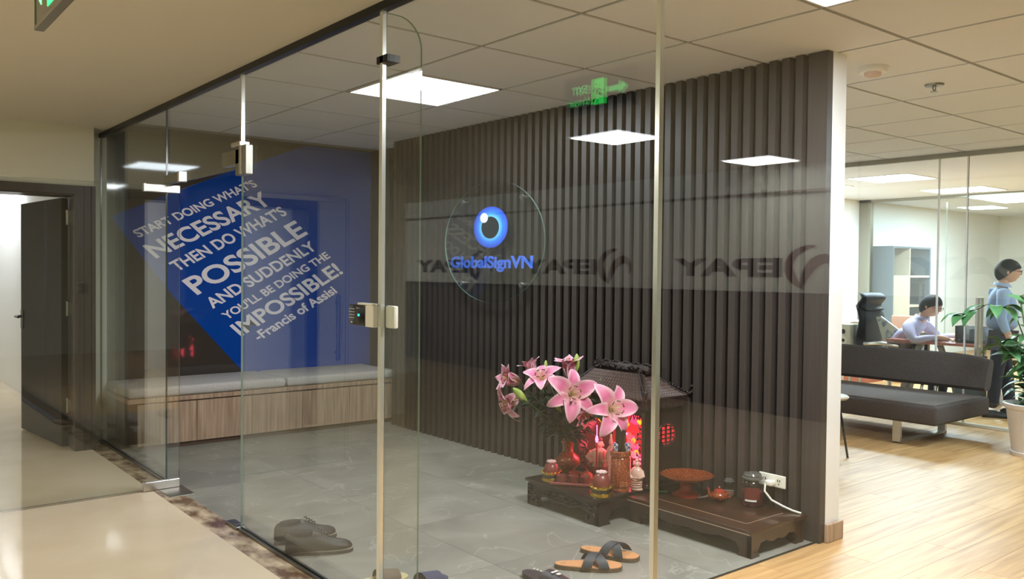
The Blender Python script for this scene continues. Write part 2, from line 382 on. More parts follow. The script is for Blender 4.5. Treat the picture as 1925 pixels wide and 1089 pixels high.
# lobby walls and ceiling
struct('ceiling', MB().box(-4.3, 1.875, -4.2, 7.95, ZL, ZL + 0.2).box(-4.3, -1.0, 7.95, 13.1, ZL, ZL + 0.2), plaster_ceil, 'plain beige plaster ceiling of the lobby')
wl = struct('wall_left', MB().box(-1.0, 0.1, 7.57, 7.95, 0, ZL).box(0.1, 1.6, 7.57, 7.95, 2.1, ZL).box(1.6, 1.735, 7.57, 7.95, 0, ZL).box(1.735, 1.905, 7.87, 7.95, 0, ZL), plaster, 'cream plaster wall with the brown door')
wo = struct('wall_opposite', MB().box(-4.3, -4.1, -4.2, 13, 1.28, ZL).box(-4.3, -4.1, -4.2, 13, 0, 1.28, 1), [opp_glass, mat('opposite_dark_panel', (52, 52, 49), 0.4)], 'pale glass front opposite, behind the photographer')
struct('wall_behind', MB().box(-4.3, 19.2, -4.4, -4.2, 0, ZC), plaster, 'plaster wall behind the photographer')
struct('wall_far', MB().box(-4.3, -1.1, 13, 13.1, 0, ZL), plaster, 'far end wall of the lobby, out of view')
obj('rail', MB().box(-4.1, -4.06, -4.2, 13, 1.26, 1.30), epay_dark, wo)
obj('top_band', MB().box(-4.1, -4.07, -4.2, 13, 2.33, 2.36), alu, wo)
for k in range(8):
    obj('panel_joint', MB().box(-4.1, -4.095, -3.1 + k * 1.85, -3.085 + k * 1.85, 0, ZL), epay_dark, wo)

def epay(ystart):
    t = thing('wall_logo', '', 'sign', (-4.098, ystart, 1.47))
    def ribbon(pp):
        c = [Vector((0.586 - (x - 1390) * 0.00255, 0.32 - (y - 465) * 0.00191)) for x, y, w_ in pp]
        L, R2 = [], []
        for k in range(len(c)):
            d = (c[min(k + 1, len(c) - 1)] - c[max(k - 1, 0)]).normalized(); n_ = Vector((-d.y, d.x)) * pp[k][2] * 0.0011
            L.append(c[k] + n_); R2.append(c[k] - n_)
        m = MB(); f = lambda p, d: Vector((d, p.x, p.y))
        for k in range(len(c) - 1):
            m.poly([f(L[k], 0.006), f(L[k + 1], 0.006), f(R2[k + 1], 0.006), f(R2[k], 0.006), f(L[k], 0), f(L[k + 1], 0), f(R2[k + 1], 0), f(R2[k], 0)], [(0, 1, 2, 3), (0, 4, 5, 1), (3, 2, 6, 7)])
        obj('swirl', m, epay_red, t)
    ribbon([(1525, 470, 8), (1495, 474, 18), (1470, 485, 26), (1440, 505, 34), (1420, 532, 40), (1408, 562, 46), (1407, 595, 50), (1418, 630, 48), (1436, 660, 36), (1455, 682, 22), (1475, 700, 4)])
    ribbon([(1466, 690, 8), (1472, 665, 26), (1482, 630, 40), (1496, 597, 48), (1516, 565, 52), (1542, 545, 50), (1570, 537, 44), (1592, 545, 36), (1606, 565, 28), (1612, 595, 20), (1608, 632, 8)])
    obj('lettering', text_mesh('EPAY', (0, 0.62, 0.0), (0, 1, 0), (0, 0, 1), (1, 0, 0), 1.46, 0.19, 0.006, 0.045), epay_dark, t)
    return t
for yy, lab in ((10.1, 'EPAY logo seen mirrored under the eye, overlapping the blue lettering'), (7.28, 'dark EPAY logo seen mirrored just right of the round glass disc'), (4.52, 'large EPAY logo seen mirrored at the right end of the slatted wall'), (1.76, 'faint EPAY logo seen mirrored over the office behind the slatted wall')):
    t = epay(yy); tag(t, lab, 'sign', 'logos on the glass front opposite')

# lobby door (left) : frame, leaf ajar, corridor beyond
d2 = sempty('door_2', 'dark brown wooden door standing ajar at the far left', (0, 7.57, 0))
obj('door_frame', MB().box(1.585, 1.74, -0.025, 0.0, 0, 2.15).box(1.585, 1.60, 0, 0.38, 0, 2.1).box(0.0, 1.585, -0.025, 0.0, 2.08, 2.15).box(0.1, 1.6, 0, 0.3, 2.07, 2.1).box(0.0, 0.115, -0.025, 0, 0, 2.08)
    .box(1.655, 1.665, -0.032, -0.025, 0, 2.15).box(1.71, 1.74, -0.035, -0.025, 0, 2.15), door_brown, d2)
la = math.atan2(8.876 - 7.80, 1.468 - 1.582)
Md = Matrix.Translation((1.582, 0.2, 0)) @ Matrix.Rotation(la, 4, 'Z')
obj('door_panel', MB().obox(Md, 0, 1.1, -0.0, 0.05, 0.012, 2.06), door_face, d2)
hd = MB().obox(Md, 1.02, 1.08, 0.05, 0.06, 0.93, 1.1).tube([Md @ Vector((1.05, 0.05, 1.04)), Md @ Vector((1.05, 0.11, 1.04)), Md @ Vector((0.92, 0.12, 1.04))], 0.012)
obj('door_handle', hd, black_metal, d2, smooth=True)
for z in (0.35, 1.15, 1.9):
    obj('hinge', MB().tube([(1.572, 0.17, z - 0.06), (1.572, 0.17, z + 0.06)], 0.012).box(1.58, 1.6, 0.12, 0.2, z - 0.05, z + 0.05), satin, d2)
struct('wall_corridor', MB().box(1.8, 1.86, 7.95, 13, 0, 2.5).box(-1.0, 1.9, 13, 13.1, 0, 2.5).box(-1.1, -1.0, 7.95, 13, 0, 2.5), white_wall, 'white corridor walls beyond the brown door')
struct('ceiling.001', MB().box(-0.999, 1.9, 7.95, 13.1, 2.5, 2.56), white_wall, 'corridor ceiling beyond the brown door')
tag(obj('conduit', MB().box(-0.2, 1.0, 7.53, 7.57, 2.15, 2.19), plaster), 'cream cable trunking above the brown door frame', 'trunking')

# bench wall (back-painted glass with the blue graphic)
YB = 7.87
wb = struct('wall_back', MB().box(1.905, 4.48, YB, 7.95, 0, ZC), wall_film, 'glossy brown back-painted glass wall above the bench')
pts = [(3.17, 0.44), (2.48, 1.215), (1.93, 1.93), (2.6, 2.235), (3.3, 2.54), (3.75, 2.72), (4.47, 2.72), (4.47, 0.44)]
gr_b = obj('blue_graphic', MB().prism(pts, (0, YB, 0), (1, 0, 0), (0, 0, 1), (0, -1, 0), 0, 0.002), blue_film, wb)
UD = Vector((-0.74, 0, 0.672))
lines = [("START DOING WHAT'S", (2.165, 1.757), (3.245, 2.285), .082), ('NECESSARY', (2.31, 1.578), (3.395, 2.131), .158), ("THEN DO WHAT'S", (2.495, 1.462), (3.548, 2.031), .110), ('POSSIBLE', (2.672, 1.250), (3.764, 1.848), .190),
         ('AND SUDDENLY', (2.815, 1.120), (3.868, 1.701), .115), ("YOU'LL BE DOING THE", (2.950, 1.012), (4.012, 1.618), .082), ('IMPOSSIBLE!', (3.085, .852), (4.156, 1.461), .152), ('-Francis of Assisi', (3.262, .800), (4.092, 1.262), .098)]
for s_, a, c, h in lines:
    A_, B_ = Vector((a[0], YB - 0.0022, a[1])), Vector((c[0], YB - 0.0022, c[1]))
    obj('lettering', text_mesh(s_, A_, B_ - A_, UD, (0, -1, 0), (B_ - A_).length, h * 1.03, 0.002, 0.024), letter_m, wb)
struct('wall_alcove', MB().box(4.48, 4.52, 7.12, 7.95, 0, ZC).box(4.3, 4.48, 7.12, 7.13, 0, ZC), dark_panel, 'dark side panel closing the bench alcove')

# slatted wall
wr = struct('wall_right', MB().box(4.325, 4.47, 2.575, 7.12, 0, ZC), slat_back, 'wall covered in dark grey-brown vertical slats')
m0 = None; pitch = 0.0868; k = 0; yy = 2.70
obj('end_board', MB().box(4.288, 4.342, 2.557, 2.675, 0, 2.725), slat_m, wr)
while yy < 7.1:
    if m0 is None: m0 = obj('slat', MB().box(4.275, 4.325, 0, 0.047, 0.0, 2.725), slat_m, wr, loc=(0, yy, 0)).data
    else: share('slat', m0, wr, (0, yy, 0))
    yy += pitch
struct('trim_3', MB().box(4.342, 4.48, 2.555, 2.577, 0, ZC), white_wall, 'white end cap of the slatted wall')
struct('baseboard_right', MB().rbox(4.33, 4.495, 2.53, 2.556, 0, 0.105, 0.006, 2).box(4.48, 4.495, 2.55, 7.4, 0, 0.105), oak, 'oak baseboard wrapping the wall end')
struct('wall_office', MB().box(4.47, 4.48, 2.577, 7.4, 0, ZC).box(4.48, 19.1, 7.4, 7.5, 0, ZC).box(19.1, 19.2, -4.2, 7.5, 0, ZC), white_wall, 'white painted office walls')

# suspended ceiling: grid and tiles
cs = struct('ceiling.002', MB().box(1.875, 19.2, -4.2, 7.95, ZC + 0.004, ZC + 0.06), tbar, 'suspended grid ceiling of mineral tiles')
gx = [2.82 - 0.785 * 2 + 0.785 * k for k in range(0, 11)]; gy = [2.97 - 0.79 * 4 + 0.79 * k for k in range(0, 11)]
LIGHT_CELLS = {}
tile_me = None
for i, x0 in enumerate(gx[:-1]):
    for j, y0 in enumerate(gy[:-1]):
        a, c, d, e = max(x0, 1.876), x0 + 0.785, y0, min(y0 + 0.79, 7.95)
        if c < 1.9: continue
        if c > 8.9: c = 8.84
        if c - a < 0.05: continue
        # lamps: over the tiled entry and above the end of the slatted wall
        if abs(a - 2.82) < 0.02 and abs(y0 - (2.97 + 0.79 * 2)) < 0.02: continue
        if abs(a - 2.82) < 0.02 and abs(y0 - (2.97 - 0.79 * 2)) < 0.02: continue
        if a > 6.7 and a < 6.8 and abs(y0 - (2.97 - 0.79 * 2)) < 0.02: continue
        g_ = 0.013
        full = abs((c - a) - 0.785) < 0.01 and abs((e - d) - 0.79) < 0.01
        if full:
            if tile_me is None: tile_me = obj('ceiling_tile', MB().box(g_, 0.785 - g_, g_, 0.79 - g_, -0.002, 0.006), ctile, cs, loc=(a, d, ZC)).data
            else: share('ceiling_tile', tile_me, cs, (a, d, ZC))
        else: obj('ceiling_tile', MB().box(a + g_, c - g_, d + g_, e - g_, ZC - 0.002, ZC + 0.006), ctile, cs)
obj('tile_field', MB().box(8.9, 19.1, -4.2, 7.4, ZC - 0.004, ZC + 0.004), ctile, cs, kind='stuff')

def panel_light(x0, x1, y0, y1, z, label, power, col=(1, 1, 1), group=None, cat='ceiling light'):
    t = thing('ceiling_light', label, cat, ((x0 + x1) / 2, (y0 + y1) / 2, z), 0, group)
    hx, hy = (x1 - x0) / 2, (y1 - y0) / 2
    obj('frame', MB().box(-hx, hx, -hy, -hy + 0.012, -0.004, 0.02).box(-hx, hx, hy - 0.012, hy, -0.004, 0.02).box(-hx, -hx + 0.012, -hy, hy, -0.004, 0.02).box(hx - 0.012, hx, -hy, hy, -0.004, 0.02), lamp_rim, t)
    obj('diffuser', MB().box(-hx + 0.012, hx - 0.012, -hy + 0.012, hy - 0.012, -0.001, 0.012), lamp_white, t)
    l = area('lamp', (0, 0, -0.012), 2 * hx - 0.06, 2 * hy - 0.06, power, col); l.parent = t
    return t
W_ = (0.80, 0.90, 1.0); W2 = (0.68, 0.85, 1.0)
panel_light(2.85, 3.60, 4.57, 5.34, ZC, 'square ceiling panel light over the tiled entry', P_ROOM, W_)
panel_light(2.83, 3.60, 1.39, 2.17, ZC, 'glaring ceiling panel light at the top edge right of the glass joint', P_HOT, (0.92, 0.93, 1.0))
panel_light(6.76, 7.53, 1.40, 2.17, ZC, 'ceiling panel light out of view over the oak floor', P_HALL, W2)
og = 'panel lights of the glazed office'
panel_light(10.2, 11.0, 5.0, 5.8, ZC - 0.008, 'panel light of the glazed office, largest behind the first glass', P_OFFICE, W2, og)
panel_light(12.35, 13.15, 5.0, 5.9, ZC - 0.008, 'panel light of the glazed office, middle of the row', P_OFFICE, W2, og)
panel_light(14.7, 15.5, 5.1, 5.95, ZC - 0.008, 'panel light of the glazed office at the right edge of the photo', P_OFFICE, W2, og)
panel_light(10.4, 11.2, 6.25, 6.9, ZC - 0.008, 'panel light of the glazed office touching the white wall end', P_OFFICE * .4, W2, og)
area('lamp', (11, 1.0, 2.7), 0.8, 0.8, P_OFFICE, W2)
lg = 'panel lights of the lobby'
for (x, y, lb) in ((-1.44, 5.0, 'lobby ceiling light mirrored at the centre of the slatted wall'), (-3.55, 5.05, 'lobby ceiling light mirrored at the right of the slatted wall')):
    panel_light(x - 0.29, x + 0.29, y - 0.3, y + 0.3, ZL - 0.006, lb, P_LOBBY, (1.0, 0.965, 0.89), lg)
panel_light(-1.8, -1.2, 11.6, 12.2, ZL - 0.006, 'unseen ceiling light added far off in the side passage', P_LOBBY, (1.0, 0.965, 0.89), lg)  # unseen fill light, added to keep the far passage from falling dark
panel_light(-1.72, -1.16, 0.0, 0.58, ZL - 0.006, 'lobby ceiling light above the photographer', P_LOBBY * 1.6, (1.0, 0.965, 0.89), lg)
area('lamp', (1.5, 11.9, 2.45), 0.4, 1.6, P_DOOR, (0.93, 0.93, 1.0))

# ================================================================== GLASS PARTITION
def pane(mb, y0, y1, z0, z1, x=XG, t=0.012):
    """faces clear (slot 0), edges tinted (slot 1)"""
    vs = [(xx, yy, zz) for zz in (z0, z1) for yy in (y0, y1) for xx in (x - t / 2, x + t / 2)]
    mb.poly(vs, [(0, 4, 6, 2), (1, 3, 7, 5)], 0)
    mb.poly(vs, [(0, 2, 3, 1), (4, 5, 7, 6), (0, 1, 5, 4), (2, 6, 7, 3)], 1)
    return mb
def fixed(n, y0, y1, z0, z1, label, edge=glass_edge):
    return struct('window_%d' % n, pane(MB(), y0, y1, z0, z1), [glass, edge], label)
fixed(1, 6.094, 7.865, 0.012, 2.6, 'fixed glass side panel left of the glass door', glass_edge_dark)
fixed(2, 4.735, 6.088, 2.065, 2.6, 'glass transom above the open glass door', glass_edge_dark)
fixed(3, 3.178, 4.727, 0.012, 2.6, 'fixed glass panel between door opening and glass fin')
fixed(4, 1.638, 3.166, 0.012, 2.6, 'fixed glass panel in front of the altar')
fixed(5, -1.5, 1.626, 0.012, 2.6, 'fixed glass panel at the right of the photo')
struct('trim_4', MB().box(XG - 0.02, XG + 0.02, -1.5, 7.87, ZL - 0.035, ZL), black_metal, 'dark top channel of the glass partition')
struct('trim_5', MB().box(XG - 0.02, XG + 0.02, 6.09, 7.87, 0, 0.012).box(XG - 0.02, XG + 0.02, -1.5, 4.73, 0, 0.012), satin, 'low steel floor channel of the glass partition')
struct('trim_6', MB().tube([(XG, 3.172, 0.012), (XG, 3.172, 2.6)], 0.009, 10).box(XG - 0.012, XG + 0.006, 3.160, 3.184, 0.012, 2.6), silicone, 'pale sealed joint of the glass with the fin behind it', smooth=True)
struct('trim_7', MB().box(XG - 0.009, XG + 0.009, 1.624, 1.640, 0.012, 2.6), silicone, 'pale sealed glass joint right of the shrine')
struct('trim_8', MB().box(XG - 0.010, XG + 0.010, 4.720, 4.740, 2.08, 2.6), silicone, 'pale sealed joint between glass transom and fixed panel')
# glass fin behind the joint
fin = [(0.012, 0.012), (0.19, 0.012)] + [(0.19 - 0.12 * (1 - math.cos(a)), 2.46 + 0.13 * math.sin(a)) for a in [PI / 2 * k / 8 for k in range(9)]] + [(0.012, 2.59)]
f_ = MB(); n = len(fin); vs = [(XG + a, 3.166 + s, c) for s in (0, 0.012) for a, c in fin]
f_.poly(vs, [tuple(range(n)), tuple(range(n, 2 * n))], 0)
f_.poly(vs, [(i, (i + 1) % n, n + (i + 1) % n, n + i) for i in range(n)], 1)
struct('window_6', f_, [glass, glass_edge], 'upright glass fin with a rounded top corner')
tag(obj('fin_bracket', MB().box(XG - 0.012, XG + 0.05, 3.12, 3.21, 2.375, 2.405), black_metal), 'small black bracket high on the glass fin joint', 'bracket')

# patch fittings
def patch(name, label, loc, boxes):
    t = thing(name, label, 'fitting', loc)
    for nm, bx, mm in boxes: obj(nm, MB().rbox(*bx, 0.003, 1), mm, t)
    return t
patch('patch_fitting', 'steel patch fitting on the glass transom over the door pivot', (XG, 5.92, 2.07), [('cover_plate', (-0.02, 0.02, -0.12, 0.17, 0.0, 0.06), satin), ('cap', (-0.026, 0.026, -0.17, -0.13, -0.005, 0.065), chrome)])
patch('patch_fitting', 'tall steel corner fitting joining transom and fixed glass panel', (XG, 4.73, 2.04), [('cover_plate', (-0.022, 0.022, 0.0, 0.26, 0.05, 0.135), satin), ('upright_plate', (-0.022, 0.022, -0.1, 0.05, -0.015, 0.15), satin), ('clip', (-0.03, 0.03, -0.05, -0.02, -0.012, 0.15), chrome), ('clip', (-0.03, 0.03, -0.03, 0.1, 0.15, 0.175), chrome)])
patch('floor_pivot', 'steel floor spring plate under the glass door corner', (1.84, 5.82, 0), [('cover_plate', (-0.09, 0.075, -0.16, 0.16, 0.0, 0.003), satin)])
tag(obj('floor_stop', MB().rbox(1.83, 1.89, 4.73, 4.9, 0, 0.018, 0.004, 1).box(1.845, 1.875, 4.78, 4.84, 0.018, 0.021), satin), 'small steel lock strike set in the marble by the fixed panel', 'floor lock')

# open glass door leaf, swung out into the lobby
d1 = sempty('door_1', 'frameless glass door standing open into the lobby', (1.89, 5.917, 0))
m = MB(); vs = [(xx, yy, zz) for zz in (0.012, 2.04) for yy in (-0.006, 0.006) for xx in (-1.33, 0)]
m.poly(vs, [(0, 1, 5, 4), (2, 6, 7, 3)], 0); m.poly(vs, [(0, 2, 3, 1), (4, 5, 7, 6), (0, 4, 6, 2), (1, 3, 7, 5)], 1)
obj('glass_leaf', m, [glass, glass_edge_dark], d1)
obj('bottom_patch', MB().rbox(-0.225, 0.0, -0.018, 0.018, 0.004, 0.062, 0.003, 1).box(-0.235, -0.222, -0.02, 0.02, 0.004, 0.062), chrome, d1)
obj('top_patch', MB().rbox(-0.225, 0.0, -0.018, 0.018, 2.0, 2.052, 0.003, 1).box(-0.235, -0.222, -0.02, 0.02, 2.0, 2.052), chrome, d1)
obj('pull_handle', MB().tube([(-1.24, -0.05, 0.8), (-1.24, -0.05, 1.3)], 0.016).tube([(-1.24, -0.05, 0.86), (-1.24, 0, 0.86)], 0.01).tube([(-1.24, -0.05, 1.24), (-1.24, 0, 1.24)], 0.01), chrome, d1, smooth=True)

# access keypad on the outer glass, white box behind
kp = thing('access_keypad', 'black access keypad with a green light beside the glass joint', 'keypad', (XG - 0.006, 3.30, 1.298))
obj('casing', MB().rbox(-0.028, 0.0, -0.038, 0.105, -0.046, 0.046, 0.006, 2), black_plastic, kp, smooth=True)
for r in range(4):
    for c_ in range(3):
        obj('key', MB().box(-0.0295, -0.028, 0.092 - c_ * 0.018 - 0.0055, 0.092 - c_ * 0.018 + 0.0055, 0.026 - r * 0.013 - 0.002, 0.026 - r * 0.013 + 0.002), key_grey, kp)
obj('status_light', MB().box(-0.030, -0.028, 0.006, 0.017, -0.004, 0.006), led_green, kp)
obj('brand_bar', MB().box(-0.0295, -0.028, 0.005, 0.035, 0.030, 0.032), key_grey, kp)
obj('card_mark', MB().box(-0.0295, -0.028, 0.068, 0.082, -0.036, -0.029), key_grey, kp)
obj('side_cover', MB().rbox(-0.026, 0.0, -0.108, -0.040, -0.048, 0.046, 0.003, 1).box(-0.024, 0, -0.1, 0.03, 0.046, 0.054), white_plastic, kp)
tag(obj('junction_box', MB().rbox(XG + 0.008, XG + 0.03, 3.085, 3.158, 1.250, 1.345, 0.006, 2), white_plastic, smooth=True), 'white square box fixed behind the glass joint beside the keypad', 'box')

# ================================================================== BENCH
bn = thing('bench', 'washed oak storage bench under the blue lettered wall', 'bench', (0, 7.2, 0))
obj('carcass', MB().box(1.985, 4.345, 0.022, 0.66, 0.05, 0.375), oak_dark, bn)
obj('plinth', MB().box(2.0, 4.33, 0.035, 0.64, 0.0, 0.05), oak_dark, bn)
obj('bench_top', MB().box(1.90, 4.36, -0.005, 0.665, 0.395, 0.432), oak, bn)
obj('top_shadow_rail', MB().box(1.99, 4.34, 0.015, 0.6, 0.375, 0.395), oak_dark, bn)
for k in range(5):
    x0 = 1.972 + 0.4762 * k; obj('door_panel', MB().box(x0 + 0.002, x0 + 0.474, 0.0, 0.02, 0.045, 0.382), oak, bn)
obj('end_panel', MB().box(4.345, 4.358, 0.0, 0.66, 0.045, 0.395), oak, bn)
for x0, x1, lb in ((1.90, 3.24, 'grey fabric seat cushion on the left half of the bench'), (3.25, 4.375, 'grey fabric seat cushion on the right half of the bench')):
    t = thing('seat_cushion', lb, 'cushion', ((x0 + x1) / 2, 7.53, 0.433), 0, 'grey cushions on the bench'); h = (x1 - x0) / 2
    obj('cushion_body', MB().rbox(-h, h, -0.345, 0.335, 0, 0.085, 0.03, 4), felt, t, smooth='all')
    obj('piping', MB().tube([(-h + .02, -0.34, 0.03), (h - .02, -0.34, 0.03)], 0.005, 6), felt, t)

# ================================================================== LOGO DISC
dk = thing('round_glass_sign', 'clear round glass sign with a blue eye logo on the slatted wall', 'sign', (4.2, 5.45, 1.73))
ND = 64; ring = [(0.655 * math.cos(2 * PI * i / ND), 0.492 * math.sin(2 * PI * i / ND)) for i in range(ND)]
m = MB(); vs = [(s, a, c) for s in (0, 0.012) for a, c in ring]
m.poly(vs, [tuple(range(ND)), tuple(range(ND, 2 * ND))], 0); m.poly(vs, [(i, (i + 1) % ND, ND + (i + 1) % ND, ND + i) for i in range(ND)], 1)
obj('glass_disc', m, [glass, glass_edge], dk)
for a in (-1, 1):
    for c in (-1, 1):
        obj('standoff_bolt', MB().lathe([(0.02, -0.012), (0.02, 0.0), (0.011, 0.001), (0.011, 0.07)], M=Matrix.Rotation(PI / 2, 4, 'Y'), c=(0.0, a * 0.39, c * 0.34), n=12), chrome, dk, smooth=True)
eye_m = bpy.data.materials.new('eye_blue'); eye_m.use_nodes = True
nt = eye_m.node_tree; b = nt.nodes['Principled BSDF']; b.inputs['Roughness'].default_value = 0.4
tc = nt.nodes.new('ShaderNodeTexCoord'); mp = nt.nodes.new('ShaderNodeMapping'); mp.inputs['Scale'].default_value = (0, 1 / 0.225, 1 / 0.167)
ln = nt.nodes.new('ShaderNodeVectorMath'); ln.operation = 'LENGTH'; rr = nt.nodes.new('ShaderNodeValToRGB')
el = rr.color_ramp.elements; el[0].position = 0.5; el[0].color = lin((116, 206, 250)); el[1].position = 1.0; el[1].color = lin((50, 70, 190)); e_ = el.new(0.72); e_.color = lin((56, 130, 232))
nt.links.new(tc.outputs['Object'], mp.inputs[0]); nt.links.new(mp.outputs[0], ln.inputs[0]); nt.links.new(ln.outputs['Value'], rr.inputs[0]); nt.links.new(rr.outputs[0], b.inputs['Base Color'])
def oval(cy_, cz_, ry, rz, d0, d1, n=40):
    return MB().prism([(cy_ + ry * math.cos(2 * PI * i / n), cz_ + rz * math.sin(2 * PI * i / n)) for i in range(n)], (0, 0, 0), (0, 1, 0), (0, 0, 1), (-1, 0, 0), d0, d1)
iris = obj('iris', oval(0, 0, 0.225, 0.167, 0, 0.004), eye_m, dk, loc=(-0.001, 0.004, 0.118))
obj('pupil', oval(0, -0.002, 0.115, 0.088, 0.004, 0.007), logo_black, iris)
obj('glint', oval(0.079, 0.078, 0.052, 0.04, 0.007, 0.009), logo_white, iris)
obj('lettering', text_mesh('GlobalSignVN', (-0.001, 0.555, -0.208), (0, -1, 0), (0, -0.0, 1), (-1, 0, 0), 1.085, 0.095, 0.005, 0.034), logo_blue, dk)

# ================================================================== EXIT SIGN
ex = thing('exit_sign', 'green exit sign hanging from the lobby ceiling', 'sign', (0.585, 3.135, 2.325))
obj('housing', MB().box(0.0, 0.03, -0.255, 0.255, 0, 0.014).box(0.0, 0.03, -0.255, 0.255, 0.19, 0.2).box(0.0, 0.03, -0.255, -0.25, 0, 0.2).box(0.0, 0.03, 0.25, 0.255, 0, 0.2), alu, ex)
obj('face_plate', MB().box(0.003, 0.027, -0.25, 0.25, 0.014, 0.19), sign_face, ex)
for y_ in (-0.15, 0.14): obj('hanger', MB().box(0.01, 0.02, y_, y_ + 0.01, 0.2, 0.305), alu, ex)
def man_pic(mb, O, A, N, d):     # running figure beside a doorway
    B = (0, 0, 1)
    mb.prism([(-.045, -.065), (.045, -.065), (.045, .065), (-.045, .065)], O, A, B, N, 0, d)
for sx_, xf in ((1, 0.027), (-1, 0.003)):
    A = (0, sx_, 0); N = (sx_, 0, 0); O = (xf, 0, 0.1)
    m = MB(); man_pic(m, O, A, N, 0.001); obj('pictogram_panel', m, sign_green, ex)
    m = MB(); B = (0, 0, 1)
    for pl in ([(-.006, .012), (.010, .016), (.016, -.014), (.0, -.018)], [(.002, .03), (.012, .03), (.012, .042), (.002, .042)], [(.0, -.018), (.012, -.02), (.034, -.052), (.024, -.056)], [(.0, -.012), (-.03, -.03), (-.034, -.022), (-.004, .0)], [(.006, .014), (.030, .0), (.032, .006), (.01, .022)], [(-.006, .012), (-.028, .0), (-.03, .006), (-.004, .02)]):
        m.prism(pl, O, A, B, N, 0.001, 0.0022)
    obj('running_figure', m, sign_face, ex)
    m = MB().prism([(-.15, -.012), (-.15, .012), (-.085, .012), (-.085, -.012)], O, A, B, N, 0, 0.001)
    sgn = -1
    m = MB().prism([(-.20, 0), (-.15, .035), (-.15, .013), (-.06, .013), (-.06, -.013), (-.15, -.013), (-.15, -.035)], O, A, B, N, 0, 0.0015)
    obj('arrow', m, sign_letter, ex)
    obj('lettering', text_mesh('EXIT', (xf, sx_ * 0.075, 0.105), A, B, N, 0.12, 0.042, 0.0015, 0.02), sign_letter, ex)
    obj('lettering', text_mesh('L\u1ed0I THO\u00c1T', (xf, sx_ * 0.06, 0.045), A, B, N, 0.17, 0.03, 0.0015, 0.01), sign_letter, ex)

# ================================================================== ALTAR TABLES
def scallop(mb, O, A, N, L, h, t, leg, drop):
    """apron with cloud-cut lower edge hanging between two flared feet"""
    pts = [(0, 0), (0, -h)]
    pts += [(leg * 0.9, -h), (leg * 0.72, -h * 0.72), (leg, -drop * 1.1)]
    nsc = 3; span = L - 2 * leg
    for k in range(1, 19):
        u = k / 19; pts.append((leg + span * u, -drop * (0.72 + 0.30 * abs(math.cos(PI * nsc * u)) + 0.35 * math.sin(PI * u))))
    pts += [(L - leg, -drop * 1.1), (L - leg * 0.72, -h * 0.72), (L - leg * 0.9, -h), (L, -h), (L, 0)]
    mb.prism(pts, O, A, (0, 0, 1), N, 0, t)
# carved table (left)
T1Z = 0.168
t1 = thing('altar_table', 'dark carved rosewood altar table under the shrine and vase', 'altar table', (3.52, 3.52, 0))
L1, D1 = 0.66, 0.745
top = MB().rbox(-0.005, D1, -0.01, L1, T1Z - 0.02, T1Z, 0.006, 2).box(0.012, D1 - 0.01, 0.01, L1 - 0.02, T1Z - 0.034, T1Z - 0.02)
obj('table_top', top, rosewood, t1, smooth=True)
a = MB(); scallop(a, (0.012, 0.0, T1Z - 0.034), (0, 1, 0), (1, 0, 0), L1 - 0.01, T1Z - 0.034, 0.03, 0.12, 0.062); obj('front_apron', a, rosewood, t1)
a = MB(); scallop(a, (0.012, 0.002, T1Z - 0.034), (1, 0, 0), (0, 1, 0), D1 - 0.03, T1Z - 0.034, 0.03, 0.11, 0.05); obj('side_apron', a, rosewood, t1)
a = MB(); scallop(a, (0.012, L1 - 0.04, T1Z - 0.034), (1, 0, 0), (0, 1, 0), D1 - 0.03, T1Z - 0.034, 0.03, 0.11, 0.05); obj('side_apron', a, rosewood, t1)
a = MB(); scallop(a, (D1 - 0.04, 0.0, T1Z - 0.034), (0, 1, 0), (1, 0, 0), L1 - 0.01, T1Z - 0.034, 0.03, 0.12, 0.062); obj('back_apron', a, rosewood, t1)
cv = MB()
for k in range(46):                                  # carved relief on the front apron
    u = random.uniform(-1, 1); v = random.uniform(-1, 1) * math.sqrt(max(0, 1 - u * u))
    cv.ball((0.010, 0.33 + u * 0.155, T1Z - 0.068 + v * 0.022), 0.008, random.uniform(.010, .024), random.uniform(.004, .008), 6, 4)
for sg in (-1, 1):
    cv.tube([(0.008, 0.33 + 0.18 * math.cos(q_), T1Z - 0.068 + sg * 0.026 * math.sin(q_)) for q_ in [PI * i / 10 for i in range(11)]], 0.003, 5)
obj('carved_relief', cv, rosewood, t1, smooth='all')
for yy in (0.06, L1 - 0.08):
    c2 = MB()
    for k in range(10): c2.ball((0.006, yy + random.uniform(-.04, .04), 0.03 + k * 0.0095), 0.010, random.uniform(.012, .022), 0.007, 6, 4)
    obj('leg_carving', c2, rosewood, t1, smooth='all')
